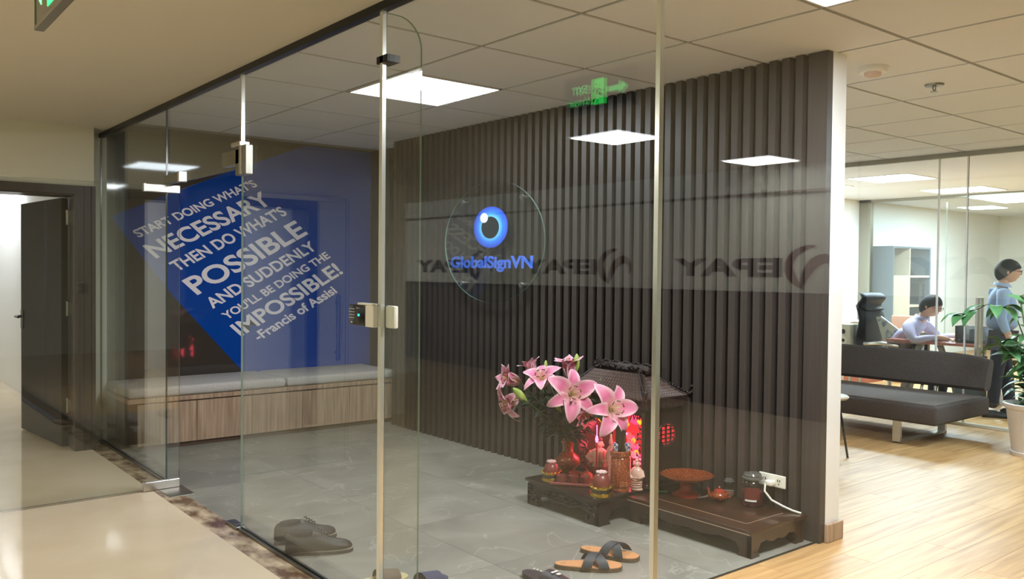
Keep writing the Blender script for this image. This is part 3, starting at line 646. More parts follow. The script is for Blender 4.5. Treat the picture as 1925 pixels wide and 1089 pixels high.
# plain low table (right)
T2Z = 0.152
t2 = thing('altar_table', 'plain brown low wooden table holding the red dish and candle jars', 'altar table', (3.765, 2.635, 0))
L2, D2 = 0.87, 0.505
obj('table_top', MB().rbox(-0.012, D2, -0.012, L2, T2Z - 0.022, T2Z, 0.005, 2), rosewood_top, t2, smooth=True)
obj('inlay_line', MB().box(0.085, 0.088, 0.09, L2 - 0.08, T2Z, T2Z + 0.001).box(0.085, D2 - 0.08, 0.088, 0.091, T2Z, T2Z + 0.001).box(-0.014, -0.011, 0, L2, T2Z - 0.024, T2Z - 0.021), mat('inlay', (176, 148, 124), 0.25), t2)
obj('moulding', MB().box(0.0, D2 - 0.01, 0.0, L2, T2Z - 0.034, T2Z - 0.022), rosewood_top, t2)
for O, A, N, L in (((0.006, 0.0, T2Z - 0.034), (0, 1, 0), (1, 0, 0), L2), ((D2 - 0.04, 0.0, T2Z - 0.034), (0, 1, 0), (1, 0, 0), L2), ((0.006, 0.002, T2Z - 0.034), (1, 0, 0), (0, 1, 0), D2 - 0.02), ((0.006, L2 - 0.032, T2Z - 0.034), (1, 0, 0), (0, 1, 0), D2 - 0.02)):
    a = MB(); scallop(a, O, A, N, L, T2Z - 0.034, 0.028, 0.10 if L > 0.6 else 0.085, 0.044); obj('apron', a, rosewood_top, t2)

# ================================================================== SHRINE
SX0, SX1, SY0, SY1 = 3.94, 4.26, 3.51, 4.12; SZ = T1Z; SH = 0.66
sh = thing('shrine', 'dark carved wooden shrine with a tiled pagoda roof, lit red inside', 'shrine', (SX0, SY0, SZ))
wX, wY, hB = SX1 - SX0, SY1 - SY0, 0.49
obj('base_board', MB().rbox(-0.03, wX, -0.02, wY + 0.02, 0.0, 0.03, 0.006, 1), rosewood, sh)
obj('back_panel', MB().box(wX - 0.015, wX, 0, wY, 0.03, hB), rosewood, sh)
obj('side_panel', MB().box(0, wX, wY - 0.015, wY, 0.03, hB), rosewood, sh)
obj('red_backdrop', MB().box(wX - 0.02, wX - 0.015, 0.02, wY - 0.02, 0.05, hB - 0.03), mat('red_glow_backdrop', (120, 16, 28), 0.7), sh)  # added panel, its red stands in for glow the dark rosewood can't show
# near side panel with a round lattice window
pc = (0.17, 0.315); pr = 0.07; n = 24
m = MB(); outer = []
for i in range(n):
    a = 2 * PI * i / n; dx, dz = math.cos(a), math.sin(a); t_ = min((0.17 if dx < 0 else wX - 0.17) / max(abs(dx), 1e-6), ((pc[1] - 0.03) if dz < 0 else hB - pc[1]) / max(abs(dz), 1e-6))
    outer.append((pc[0] + dx * t_, pc[1] + dz * t_))
inner = [(pc[0] + pr * 1.2 * math.cos(2 * PI * i / n), pc[1] + pr * math.sin(2 * PI * i / n)) for i in range(n)]
for i in range(n):
    j = (i + 1) % n; m.prism([outer[i], outer[j], inner[j], inner[i]], (0, 0, 0), (1, 0, 0), (0, 0, 1), (0, 1, 0), 0, 0.015)
sp_ = obj('side_panel', m, rosewood, sh)
m = MB()
for k in range(-2, 3): m.box(pc[0] - pr * 1.2, pc[0] + pr * 1.2, 0.004, 0.011, pc[1] + k * 0.026 - 0.004, pc[1] + k * 0.026 + 0.004)
for k in range(-1, 2): m.box(pc[0] + k * 0.045 - 0.007, pc[0] + k * 0.045 + 0.007, 0.004, 0.011, pc[1] - pr, pc[1] + pr)
m.tube([(pc[0] + pr * 1.2 * math.cos(2 * PI * i / 20), 0.0, pc[1] + pr * math.sin(2 * PI * i / 20)) for i in range(21)], 0.006, 5)
obj('window_lattice', m, rosewood, sp_)
for yy in (0.0, wY - 0.03):
    obj('post', MB().box(-0.025, 0.01, yy, yy + 0.03, 0.03, hB).tube([(-0.03, yy + 0.015, 0.05), (-0.03, yy + 0.015, hB - 0.03)], 0.012, 8), rosewood, sh)
obj('lintel', MB().box(-0.02, 0.0, 0, wY, hB - 0.05, hB), rosewood, sh)
fr = MB()
for sgn, y0 in ((1, 0.03), (-1, wY - 0.03)):         # pierced carved fretwork beside and above the opening
    for k in range(13):
        z = 0.06 + k * 0.033; fr.tube([(-0.012, y0, z), (-0.014, y0 + sgn * 0.03, z + 0.012 * math.sin(k)), (-0.012, y0 + sgn * (0.045 + 0.014 * math.sin(k * 2.1)), z + 0.018)], 0.005, 5)
        fr.ball((-0.012, y0 + sgn * (0.04 + 0.012 * math.cos(k * 1.7)), z), 0.006, 0.011, 0.009, 6, 4)
for k in range(18):
    y_ = 0.03 + k * (wY - 0.06) / 17; fr.tube([(-0.012, y_, hB - 0.05), (-0.014, y_ + 0.012, hB - 0.075 - 0.02 * abs(math.cos(k * 0.9))), (-0.012, y_ + 0.02, hB - 0.05)], 0.005, 5)
obj('fretwork', fr, rosewood, sh, smooth='all')
# roof: four curved slopes of little tiles
rz0, rz1 = 0.545, 0.672                                 # eaves and upper edge
ex0, ex1, ey0, ey1 = -0.07, wX + 0.01, -0.03, wY + 0.12    # eaves outline
ix0, ix1, iy0, iy1 = 0.13, 0.26, 0.20, wY + 0.0          # ridge outline
obj('roof_body', MB().loft([[Vector((ex0 + (ix0 - ex0) * u, ey0 + (iy0 - ey0) * u, rz0 + (rz1 - rz0) * u ** 1.5)), Vector((ex1 + (ix1 - ex1) * u, ey0 + (iy0 - ey0) * u, rz0 + (rz1 - rz0) * u ** 1.5)), Vector((ex1 + (ix1 - ex1) * u, ey1 + (iy1 - ey1) * u, rz0 + (rz1 - rz0) * u ** 1.5)), Vector((ex0 + (ix0 - ex0) * u, ey1 + (iy1 - ey1) * u, rz0 + (rz1 - rz0) * u ** 1.5))] for u in [k / 8 for k in range(9)]]).box(-0.05, wX, -0.04, wY + 0.04, hB, rz0 + 0.01), carved, sh)
def slope(P, Q, P2, Q2, nrow, ncol, name):           # eave P-Q, ridge P2-Q2
    m = MB(); P, Q, P2, Q2 = map(Vector, (P, Q, P2, Q2)); up = Vector((0, 0, 0.006))
    for r in range(nrow):
        u0, u1 = r / nrow, (r + 1.25) / nrow; u1 = min(u1, 1)
        def pt(u, v):
            a = P.lerp(P2, u); c = Q.lerp(Q2, u); p = a.lerp(c, v); p.z = P.z + (P2.z - P.z) * u ** 1.5; return p
        for c in range(ncol):
            v0, v1 = (c + 0.06) / ncol, (c + 0.94) / ncol; vm = (v0 + v1) / 2
            ring0 = [pt(u0, v0) + up * .6, pt(u0, vm) + up * 2.4, pt(u0, v1) + up * .6]
            ring1 = [pt(u1, v0) + up * .2, pt(u1, vm) + up * 1.2, pt(u1, v1) + up * .2]
            m.poly([*ring0, *ring1, pt(u0, vm) - up * 0.5], [(0, 1, 4, 3), (1, 2, 5, 4), (0, 6, 2, 1)])
    o = obj(name, m, roof_tile_m, sh); o['kind'] = 'stuff'; return o
slope((ex0, ey1, rz0), (ex0, ey0, rz0), (ix0, iy1, rz1), (ix0, iy0, rz1), 9, 22, 'roof_tiles')
slope((ex0, ey0, rz0), (ex1, ey0, rz0), (ix0, iy0, rz1), (ix1, iy0, rz1), 9, 15, 'roof_tiles')
# ridges with curled ends
def curl(p, d, s=1): return [Vector(p) + Vector(d) * a * s + Vector((0, 0, z * s)) for a, z in ((0, 0), (.02, .012), (.045, .035), (.04, .055), (.022, .055))]
m = MB().box(ix0 + 0.03, ix1 - 0.03, iy0 - 0.03, iy1 + 0.03, rz1 - 0.01, rz1 + 0.055)
for k in range(34): m.ball((ix0 + 0.028, iy0 - 0.02 + k * (iy1 - iy0 + 0.04) / 33, rz1 + 0.012 + 0.03 * random.random()), 0.008, 0.012, 0.012, 6, 4)
for k in range(26): m.ball(((ix0 + ix1) / 2, iy0 - 0.03 + k * (iy1 - iy0 + 0.06) / 25, rz1 + 0.058 + 0.006 * math.sin(k * 1.3)), 0.016, 0.014, 0.008, 6, 4)
obj('ridge_carving', m, carved, sh, smooth='all')
for (a, c, e, f2) in ((ex0, ey0, ix0, iy0), (ex1, ey0, ix1, iy0), (ex0, ey1, ix0, iy1)):
    pts_ = [Vector((a + (e - a) * u, c + (f2 - c) * u, rz0 + (rz1 - rz0) * u ** 1.5 + 0.012)) for u in [1 - k / 8 for k in range(9)]]
    dd = (Vector((a, c, 0)) - Vector((e, f2, 0))).normalized()
    m = MB().tube(pts_ + curl(pts_[-1], dd)[1:], 0.009, 6)
    for k in range(7): m.ball(pts_[4].lerp(pts_[-1], k / 6) + Vector((0, 0, 0.015)), 0.010, 0.010, 0.008, 6, 4)
    obj('hip_ridge', m, carved, sh, smooth='all')
# lights inside
def heart(c, s, mm):
    """small heart-shaped lamp"""
    pts_ = []
    for k in range(20):
        a = 2 * PI * k / 20; pts_.append((16 * math.sin(a) ** 3 / 17 * s, (13 * math.cos(a) - 5 * math.cos(2 * a) - 2 * math.cos(3 * a) - math.cos(4 * a)) / 17 * s))
    return MB().prism(pts_, c, VR, (0, 0, 1), VF, -0.008, 0.008)
def AP(px, py, X):              # a point on the upright plane x = X along a sight line
    d = RM @ Vector((px - 962.5, -(py - 544.5), -1600.0)); return EYE + d * (X / d.x)
hg = 'heart lamps in the shrine'
for px, py, lb in ((1130, 789, 'orange heart lamp at the left of the shrine'), (1178, 799, 'orange heart lamp in the middle of the shrine, lowest of three'), (1203, 794, 'orange heart lamp at the right of the shrine')):
    p = AP(px, py, 3.915); t = thing('heart_lamp', lb, 'lamp', p, 0, hg)
    obj('bulb', heart((0, 0, 0), 0.019, heart_lamp), heart_lamp, t); obj('wire', MB().tube([(0, 0, 0.015), (0.01, 0, 0.055)], 0.002, 5), black_metal, t)
for px, py, h, lb in ((1122, 826, 0.12, 'glowing pink candle lamp at the left of the shrine'), ):
    p = AP(px, py, 3.86); t = thing('candle_lamp', lb, 'lamp', (p.x, p.y, T1Z))
    zz = p.z - T1Z
    obj('candle_body', MB().lathe([(0.018, 0), (0.014, 0.008), (0.006, 0.015), (0.006, zz - 0.02)], n=12), red_paper, t)
    obj('glow_tip', MB().lathe([(0.007, zz - 0.02), (0.011, zz), (0.008, zz + 0.015), (0.003, zz + 0.025)], n=12), pink_glow, t, smooth=True)
    obj('stem_glow', MB().lathe([(0.0025, zz + 0.025), (0.0025, zz + 0.09)], n=8), pink_glow, t)
for (x, y, z, e_) in ((4.12, 3.68, 0.52, 5), (4.12, 3.96, 0.48, 6), (3.98, 4.00, 0.36, 3.0), (3.98, 3.64, 0.32, 3.5)):
    pt_ = bpy.data.lights.new('shrine_lamp', 'POINT'); pt_.energy = e_; pt_.color = (1, 0.07, 0.13); pt_.shadow_soft_size = 0.09
    o = bpy.data.objects.new('shrine_lamp', pt_); COL.objects.link(o); o.location = (x, y, z)
# lit halo board and flower garland of pink lights in the shrine
p = AP(1195, 783, 4.12)
tag(obj('halo_lamp', MB().lathe([(0.055, -0.006), (0.055, 0.006)], M=Matrix.Rotation(PI / 2, 4, 'Y'), c=(4.12, p.y, p.z), n=20), red_glow), 'round red lit halo behind the heart lamps', 'lamp')
p = AP(1161, 788, 3.92)
t = thing('hanging_card', 'red card with an added glow hanging at the front of the shrine', 'card', p)
obj('card', MB().box(-0.004, 0.004, -0.038, 0.032, -0.03, 0.035), mat('glowing_red_card', (230, 30, 50), 0.5, emit=(220, 10, 30), es=0.4), t)  # faint red glow put into the card itself, it is no lamp
obj('string', MB().tube([(0, 0, 0.035), (0, 0, 0.075)], 0.0015, 4), black_metal, t)
p0 = AP(1193, 860, 4.02)
t = thing('light_garland', 'cluster of small pink glowing flowers at the right of the shrine', 'garland', (p0.x, p0.y, 0))
for k in range(60):
    u = k / 60; cx2 = (0.10 * (u - 0.5)) + 0.03 * random.uniform(-1, 1); zz = 0.24 + (1 - u) * 0.22 + random.uniform(-.02, .02); yy2 = 0.05 - 0.13 * u + random.uniform(-.03, .03)
    mm_ = pink_glow if k % 9 == 0 else (red_glow if k % 5 == 0 else (heart_lamp if k % 13 == 0 else petal_m)); m = MB()
    if k % 3 == 0: m.ball((0, 0, 0), 0.007, 0.008, 0.008, 6, 4)
    else:
        for j in range(5):
            a = j * 2 * PI / 5 + k; m.ball((0, 0.011 * math.cos(a), 0.011 * math.sin(a)), 0.004, 0.009, 0.009, 6, 4)
    obj('flower_light', m, mm_, t, loc=(-0.02 + 0.02 * random.random(), yy2, zz))
obj('wire', MB().tube([(0.01, 0.06, 0.17), (0.01, 0.02, 0.34), (0.01, -0.06, 0.24), (0.01, 0.03, 0.46)], 0.003, 5), green_plastic, t)
# porcelain figures
def deity(name, label, base, h, wd, arms=True, standing=False):
    t = thing(name, label, 'figurine', base, 0, 'white porcelain figures on the altar')
    R0 = Matrix.Rotation(math.radians(205), 4, 'Z')
    prof = [(0.50, 0), (0.50, 0.05), (0.42, 0.08), (0.46, 0.14), (0.44, 0.30), (0.36, 0.42), (0.33, 0.55), (0.30, 0.66), (0.12, 0.73)] if not standing else [(0.36, 0), (0.38, 0.04), (0.30, 0.08), (0.33, 0.2), (0.36, 0.40), (0.40, 0.50), (0.34, 0.66), (0.12, 0.76)]
    m = MB().lathe([(r * wd, z * h) for r, z in prof], n=18, sx=0.75, M=R0)
    if arms:
        for s in (-1, 1): m.tube([R0 @ Vector((0, s * 0.30 * wd, 0.62 * h)), R0 @ Vector((0.12 * wd, s * 0.42 * wd, 0.48 * h)), R0 @ Vector((0.34 * wd, s * 0.18 * wd, 0.40 * h))], [0.11 * wd, 0.13 * wd, 0.08 * wd], 8)
    for k in range(5): m.tube([R0 @ Vector((0.30 * wd * math.cos(a), (0.30 + 0.0 * k) * wd * math.sin(a) * 1.2, (0.16 + 0.07 * k) * h - 0.03 * h * math.cos(a))) for a in [-1.2 + 0.3 * i for i in range(9)]], 0.012 * wd * 2, 5)
    obj('robe', m, porcelain, t, smooth='all')
    m = MB().ball((0, 0, 0.83 * h), 0.15 * wd, 0.14 * wd, 0.10 * h, 12, 8); hd_ = R0 @ Vector((0.15 * wd, 0, 0)); m.ball((hd_.x, hd_.y, 0.82 * h), 0.03 * wd, 0.03 * wd, 0.02 * h, 6, 4)
    for s in (-1, 1): e_ = R0 @ Vector((0, s * 0.15 * wd, 0)); m.ball((e_.x, e_.y, 0.81 * h), 0.03 * wd, 0.03 * wd, 0.04 * h, 6, 4)
    obj('head', m, porcelain, t, smooth='all')
    obj('topknot' if not standing else 'headdress', MB().ball((0, 0, 0.94 * h), 0.10 * wd, 0.10 * wd, 0.055 * h), porcelain if standing else wine_glaze, t, smooth='all')
    return t
pb = G(1127, 886, T1Z); deity('seated_figurine', 'white seated robed figurine at the left inside the shrine glow', (3.93, pb.y * 3.93 / pb.x, T1Z), 0.25, 0.17)
pb = G(1197, 900, T1Z); deity('standing_figurine', 'white round-bellied figurine right of the joss stick holder', (3.86, pb.y * 3.86 / pb.x, T1Z), 0.19, 0.105, True, True)
pb = G(1148, 885, T1Z); deity('small_figurine', 'small orange-lit figurine between seated figure and joss stick holder', (3.90, pb.y * 3.90 / pb.x, T1Z), 0.30, 0.08, False, True)

# ================================================================== ALTAR WARE
def LZ(name, label, cat, px, py, z, group=None): return thing(name, label, cat, G(px, py, z), 0, group)
# vase
v = LZ('flower_vase', 'bulbous copper-glazed vase holding the pink lilies', 'vase', 1067, 888, T1Z); VP = v.location.copy()
obj('body', MB().lathe([(0.045, 0), (0.05, 0.006), (0.052, 0.02), (0.078, 0.05), (0.084, 0.075), (0.078, 0.1), (0.055, 0.125), (0.036, 0.14), (0.034, 0.165), (0.04, 0.19), (0.054, 0.212), (0.057, 0.216), (0.05, 0.214), (0.034, 0.19), (0.028, 0.15)], n=32), copper_glaze, v, smooth=True)
# gilt-banded cones
for px, py, sc, lb in ((1036, 904, 0.92, 'red-brown cone on a gold ring, left end of the carved table'), (1130, 932, 1.05, 'red-brown cone with pale tip on a gold ring, front corner of the carved table')):
    t = LZ('offering_cone', lb, 'offering cone', px, py, T1Z, 'offering cones on gold rings')
    obj('gold_base', MB().lathe([(0.060 * sc, 0), (0.068 * sc, 0.004), (0.066 * sc, 0.022), (0.056 * sc, 0.026)], n=28), gold, t, smooth=True)
    obj('black_band', MB().lathe([(0.056 * sc, 0.026), (0.057 * sc, 0.044)], n=28), black_plastic, t)
    m = MB().lathe([(0.058 * sc, 0.044), (0.062 * sc, 0.056), (0.056 * sc, 0.06)], n=28)
    for k in range(14): a = 2 * PI * k / 14; m.ball((0.061 * sc * math.cos(a), 0.061 * sc * math.sin(a), 0.058), 0.009, 0.009, 0.009, 6, 4)
    obj('gold_petals', m, gold, t, smooth=True)
    obj('cone', MB().lathe([(0.052 * sc, 0.058), (0.052 * sc, 0.085 * sc), (0.044 * sc, 0.11 * sc), (0.026 * sc, 0.128 * sc), (0.008, 0.134 * sc)], n=20), cone_m, t, smooth=True)
    m = MB()
    for k in range(7): a = 2 * PI * k / 7; m.ball((0.022 * sc * math.cos(a), 0.022 * sc * math.sin(a), 0.134 * sc), 0.013, 0.013, 0.009, 6, 4)
    obj('tip', m.ball((0, 0, 0.138 * sc), 0.015, 0.015, 0.01, 6, 4), cone_tip, t, smooth='all')
# tray with cups
tr = LZ('cup_tray', 'long red-brown tray carrying three small tea cups', 'tray', 1078, 912, T1Z); tr.rotation_euler = (0, 0, math.radians(-52))
m = MB().rbox(-0.135, 0.135, -0.045, 0.045, 0, 0.008, 0.003, 1)
for a, c in (((-0.135, -0.045), (0.135, -0.045)), ((0.135, -0.045), (0.135, 0.045)), ((0.135, 0.045), (-0.135, 0.045)), ((-0.135, 0.045), (-0.135, -0.045))): m.tube([(*a, 0.012), (*c, 0.012)], 0.009, 6)
obj('tray_body', m, cone_m, tr, smooth=True)
cup_me = None
for k, lb in ((-1, 'small red-brown tea cup, leftmost on the tray'), (0, 'small red-brown tea cup, middle of the tray'), (1, 'small red-brown tea cup, rightmost on the tray')):
    p = tr.location + Matrix.Rotation(math.radians(-52), 3, 'Z') @ Vector((k * 0.075, 0.0, 0.009))
    o = obj('tea_cup', MB().lathe([(0.018, 0), (0.024, 0.004), (0.03, 0.03), (0.032, 0.05), (0.029, 0.05), (0.025, 0.03), (0.018, 0.008)], n=18), cone_m, loc=p, smooth=True) if not cup_me else None
    if cup_me: o = bpy.data.objects.new('tea_cup', cup_me); COL.objects.link(o); o.location = p
    cup_me = o.data; tag(o, lb, 'cup', 'tea cups on the tray')
for px, py, lb in ((1070, 893, 'red glazed bowl behind the left tea cup'), (1082, 893, 'red glazed bowl at the foot of the vase')):
    o = obj('glazed_bowl', MB().lathe([(0.02, 0), (0.036, 0.015), (0.042, 0.036), (0.038, 0.036), (0.03, 0.016), (0.016, 0.006)], n=20), red_glaze, loc=G(px, py + 8, T1Z) + VF * 0.03, smooth=True); tag(o, lb, 'bowl', 'glazed bowls')
    if px == 1070: bpy.data.objects.remove(o)
p = LZ('lidded_pot', 'small round copper pot with a knobbed lid behind the cups', 'pot', 1103, 908, T1Z)
obj('body', MB().lathe([(0.022, 0), (0.04, 0.015), (0.044, 0.034), (0.036, 0.05)], n=20), copper_glaze, p, smooth=True)
lidm = obj('lid', MB().lathe([(0.040, 0.050), (0.036, 0.058), (0.016, 0.070), (0.006, 0.074), (0.008, 0.080), (0.003, 0.085)], n=20), red_glaze, p, smooth=True)
p = LZ('incense_bowl', 'wide wine-red incense bowl in front of the seated figurine', 'bowl', 1127, 905, T1Z); p.location += VF * 0.06
obj('bowl_body', MB().lathe([(0.03, 0), (0.035, 0.01), (0.065, 0.03), (0.072, 0.07), (0.076, 0.09), (0.070, 0.09), (0.064, 0.07), (0.02, 0.07)], n=26), wine_glaze, p, smooth=True)
for k, (dx, dy) in enumerate(((0, 0), (0.02, 0.01), (0.035, -0.005), (0.012, -0.012))):
    obj('joss_stick', MB().tube([(dx, dy, 0.06), (dx + 0.004, dy, 0.17)], 0.0025, 5), anther_m, p)
p = LZ('joss_stick_holder', 'tall cylindrical bronze-glazed holder packed with joss sticks', 'holder', 1166, 922, T1Z)
obj('holder_body', MB().lathe([(0.055, 0), (0.057, 0.012), (0.050, 0.026), (0.060, 0.032), (0.060, 0.20), (0.055, 0.206), (0.064, 0.215), (0.066, 0.24), (0.06, 0.247), (0.053, 0.243), (0.053, 0.15)], n=30), copper_glaze, p, smooth=True)
for k in range(16):
    a = k * 2.4; r = 0.012 + 0.022 * random.random(); dx, dy = r * math.cos(a), r * math.sin(a)
    obj('joss_stick', MB().tube([(dx * .6, dy * .6, 0.16), (dx * 1.0, dy * 1.0, 0.37 + 0.04 * random.random())], 0.0075, 5), rosewood, p)
for dx, lb in ((-0.03, 'small blue and white cup wedged at the left in the joss stick holder'), (0.04, 'small blue and white cup wedged at the right in the joss stick holder')):
    o = obj('small_cup', MB().lathe([(0.014, 0), (0.02, 0.02), (0.022, 0.05), (0.012, 0.06)], n=14), mat('blue_white', (210, 196, 190), 0.3, noise=((70, 90, 130), (60, 60, 60), 2, 0.45, 0.55)), smooth=True, loc=p.location + VR * dx + Vector((0, 0, 0.232)))
    tag(o, lb, 'cup', 'cups in the joss stick holder')
# right table ware
p = thing('pedestal_dish', 'wide red and gold footed dish on the plain low table', 'dish', (4.06, 3.305, T2Z))
obj('foot', MB().lathe([(0.084, 0), (0.086, 0.008), (0.075, 0.014), (0.046, 0.03), (0.036, 0.05), (0.04, 0.075), (0.06, 0.09)], n=32), red_glaze, p, smooth=True)
obj('dish', MB().lathe([(0.04, 0.085), (0.11, 0.098), (0.155, 0.118), (0.161, 0.126), (0.153, 0.125), (0.105, 0.106), (0.004, 0.096)], n=40), copper_glaze, p, smooth=True)
t = tag(obj('lighter', MB().tube([(0, 0, 0.008), (0.055, -0.045, 0.008)], 0.008, 8), green_plastic, smooth=True, loc=G(1232, 927, T2Z)), 'green plastic lighter lying beside the red dish', 'lighter')
obj('lighter_head', MB().tube([(0.055, -0.045, 0.008), (0.075, -0.061, 0.008)], 0.008, 8), black_metal, t)
t = LZ('teapot', 'tiny copper teapot in front of the small glass jar', 'teapot', 1352, 942, T2Z)
obj('body', MB().lathe([(0.024, 0), (0.03, 0.004), (0.05, 0.02), (0.053, 0.032), (0.046, 0.048), (0.03, 0.056)], n=24), copper_glaze, t, smooth=True)
obj('lid', MB().lathe([(0.034, 0.055), (0.03, 0.064), (0.012, 0.072), (0.004, 0.074), (0.008, 0.08), (0.004, 0.086)], n=18), red_glaze, t, smooth=True)
obj('spout', MB().tube([-VR * 0.045 + Vector((0, 0, 0.026)), -VR * 0.062 + Vector((0, 0, 0.045)), -VR * 0.066 + Vector((0, 0, 0.075)), -VR * 0.074 + Vector((0, 0, 0.080))], [0.013, 0.01, 0.007, 0.005], 8), copper_glaze, t, smooth=True)
obj('handle', MB().tube([VR * 0.042 + Vector((0, 0, 0.045)), VR * 0.068 + Vector((0, 0, 0.046)), VR * 0.072 + Vector((0, 0, 0.03)), VR * 0.045 + Vector((0, 0, 0.015))], 0.006, 7), copper_glaze, t, smooth=True)
def jar(label, px, py, r, h, filled, lid_r):
    t = LZ('candle_jar', label, 'jar', px, py, T2Z, 'glass candle jars on the low table')
    obj('glass_body', MB().lathe([(r * 0.9, 0.0), (r, 0.008), (r, h * 0.66), (r * 0.94, h * 0.74), (r * 0.78, h * 0.78), (r * 0.76, h * 0.82)], n=32), jar_glass, t, smooth=True)
    obj('wax', MB().lathe([(r * 0.88, 0.006), (r * 0.93, 0.012), (r * 0.93, h * filled)], n=24), wax if r > 0.04 else cloth_grey, t)
    obj('glass_lid', MB().lathe([(r * 0.80, h * 0.82), (r * lid_r, h * 0.83), (r * lid_r, h * 0.87), (r * 0.8, h * 0.89), (r * 0.82, h * 0.94), (r * 0.72, h * 0.99), (r * 0.3, h)], n=28), mat('lid_glass', (150, 150, 142), 0.1, trans=0.7), t, smooth=True)
    return t
jar('small clear glass jar with a domed lid behind the teapot', 1370, 932, 0.032, 0.105, 0.32, 0.98)
jr = jar('large glass candle jar with a red label and dark wax', 1414, 950, 0.064, 0.190, 0.45, 0.96)
def wrap(a0, a1, z0, z1, r, n=10):
    return MB().loft([[Vector((r * math.cos(a0 + (a1 - a0) * k / n), r * math.sin(a0 + (a1 - a0) * k / n), z)) for k in range(n + 1)] for z in (z0, z1)], closed=False)
av = math.atan2(-VF.y, -VF.x)
lb_ = obj('jar_label', wrap(av - 0.95, av + 0.35, 0.045, 0.115, 0.0655), label_red, jr)
obj('label_corner', wrap(av - 0.95, av + 0.1, 0.035, 0.045, 0.0655), paper_m, jr)
t = tag(obj('blue_pen_lighter', MB().tube([(0, 0, 0.008), (0.06, -0.055, 0.008)], 0.009, 8), blue_plastic, smooth=True, loc=G(1440, 945, T2Z)), 'dull blue lighter behind the large candle jar', 'lighter')
cl = MB(); n = 9
cl.loft([[Vector((0.0, 0, 0)) + VR * (0.17 * (i / n - 0.5)) + VF * (0.04 * (j / 4 - 0.5) + 0.02 * math.sin(i)) + Vector((0, 0, 0.003 + 0.004 * abs(math.sin(i * 1.7 + j)))) for i in range(n + 1)] for j in range(5)], closed=False)
tag(obj('folded_tissue', cl, cloth_grey, loc=G(1315, 935, T2Z), smooth='all'), 'crumpled greyish wrapper on the table in front of the red dish', 'wrapper')
# wall socket and white cable
so = thing('wall_socket', 'white double power socket low on the slatted wall', 'socket', (4.272, 2.845, 0.30))
obj('face_plate', MB().rbox(-0.012, 0.0, -0.085, 0.09, -0.034, 0.038, 0.004, 2), white_plastic, so)
for dy in (0.05, -0.045):
    obj('socket_holes', MB().box(-0.0135, -0.012, dy - 0.008, dy - 0.003, 0.0, 0.014).box(-0.0135, -0.012, dy + 0.006, dy + 0.011, 0.0, 0.014).box(-0.0135, -0.012, dy - 0.002, dy + 0.003, -0.016, -0.008), hole_m, so)
pl = thing('white_plug', 'white plug and cable running from the socket over the table', 'cable', (4.255, 2.84, 0.29))
obj('plug', MB().rbox(-0.045, 0.0, -0.025, 0.028, -0.012, 0.018, 0.008, 2), white_plastic, pl, smooth=True)
obj('cable', MB().tube([(-0.04, 0.02, 0), (-0.06, 0.01, -0.04), (-0.05, -0.03, -0.085), (-0.03, -0.09, -0.11), (-0.01, -0.14, -0.128), (0.0, -0.19, -0.134)], 0.006, 7), white_plastic, pl, smooth=True)

# ================================================================== LILIES
def petal_mesh(L, W, curlk, name='petal'):
    bm = bmesh.new(); uvl = bm.loops.layers.uv.new('UVMap'); nu, nv = 6, 10; grid = []
    ang = 0.35; x = 0.0; z = 0.0; 
    for j in range(nv + 1):
        v_ = j / nv; wd = W * (math.sin(PI * min(1, (0.07 + 0.93 * v_)) ** 0.85)) ** 0.75 if v_ < 1 else 0.001
        row_ = []
        for i in range(nu + 1):
            u_ = i / nu * 2 - 1
            row_.append(bm.verts.new((x + 0, u_ * wd, z + 0.22 * wd * (u_ * u_) + 0.006 * math.sin(9 * v_ + 3 * u_) * abs(u_))))
        grid.append(row_); step = L / nv
        x += step * math.cos(1.15 - (1.15 + curlk) * v_ ** 1.2); z += step * math.sin(1.15 - (1.15 + curlk) * v_ ** 1.2)
    for j in range(nv):
        for i in range(nu):
            f = bm.faces.new((grid[j][i], grid[j][i + 1], grid[j + 1][i + 1], grid[j + 1][i]))
            for lp, (a, c) in zip(f.loops, ((i, j), (i + 1, j), (i + 1, j + 1), (i, j + 1))): lp[uvl].uv = (a / nu, c / nv)
    me = bpy.data.meshes.new(name); bm.to_mesh(me); bm.free(); me.materials.append(petal_m); me.shade_smooth(); return me
pet_a, pet_b, pet_c = petal_mesh(0.185, 0.044, 1.0), petal_mesh(0.185, 0.033, 1.5), petal_mesh(0.16, 0.038, 0.25)
def leafblade(L, W, m_, name='leaf', arch=0.5, nv=8):
    mb = MB(); rings = []
    x = z = 0
    for j in range(nv + 1):
        v_ = j / nv; wd = max(0.0008, W * math.sin(PI * (0.04 + 0.96 * v_) ** 0.8)); rings.append([Vector((x, -wd, z + 0.25 * wd)), Vector((x, 0, z)), Vector((x, wd, z + 0.25 * wd))])
        a = 0.5 - (0.5 + arch) * v_; x += L / nv * math.cos(a); z += L / nv * math.sin(a)
    mb.loft(rings, closed=False)
    me = bpy.data.meshes.new(name); mb.bm.to_mesh(me); mb.bm.free(); me.materials.append(m_); me.shade_smooth(); return me
lily_leaf = leafblade(0.17, 0.022, leaf_dark, arch=0.7); lily_leaf2 = leafblade(0.13, 0.019, leaf_dark, arch=0.2)
MPX = 0.00338
def vp(px, py, dep=0.0):                              # spot above the vase, in the vase's own frame
    return VR * ((px - 1067) * MPX) + VF * dep + Vector((0, 0, (888 - py) * MPX))
def rot_to(d):                                        # euler turning +z onto d
    return Vector(d).to_track_quat('Z', 'Y').to_euler()
MOUTH = Vector((0, 0, 0.20))
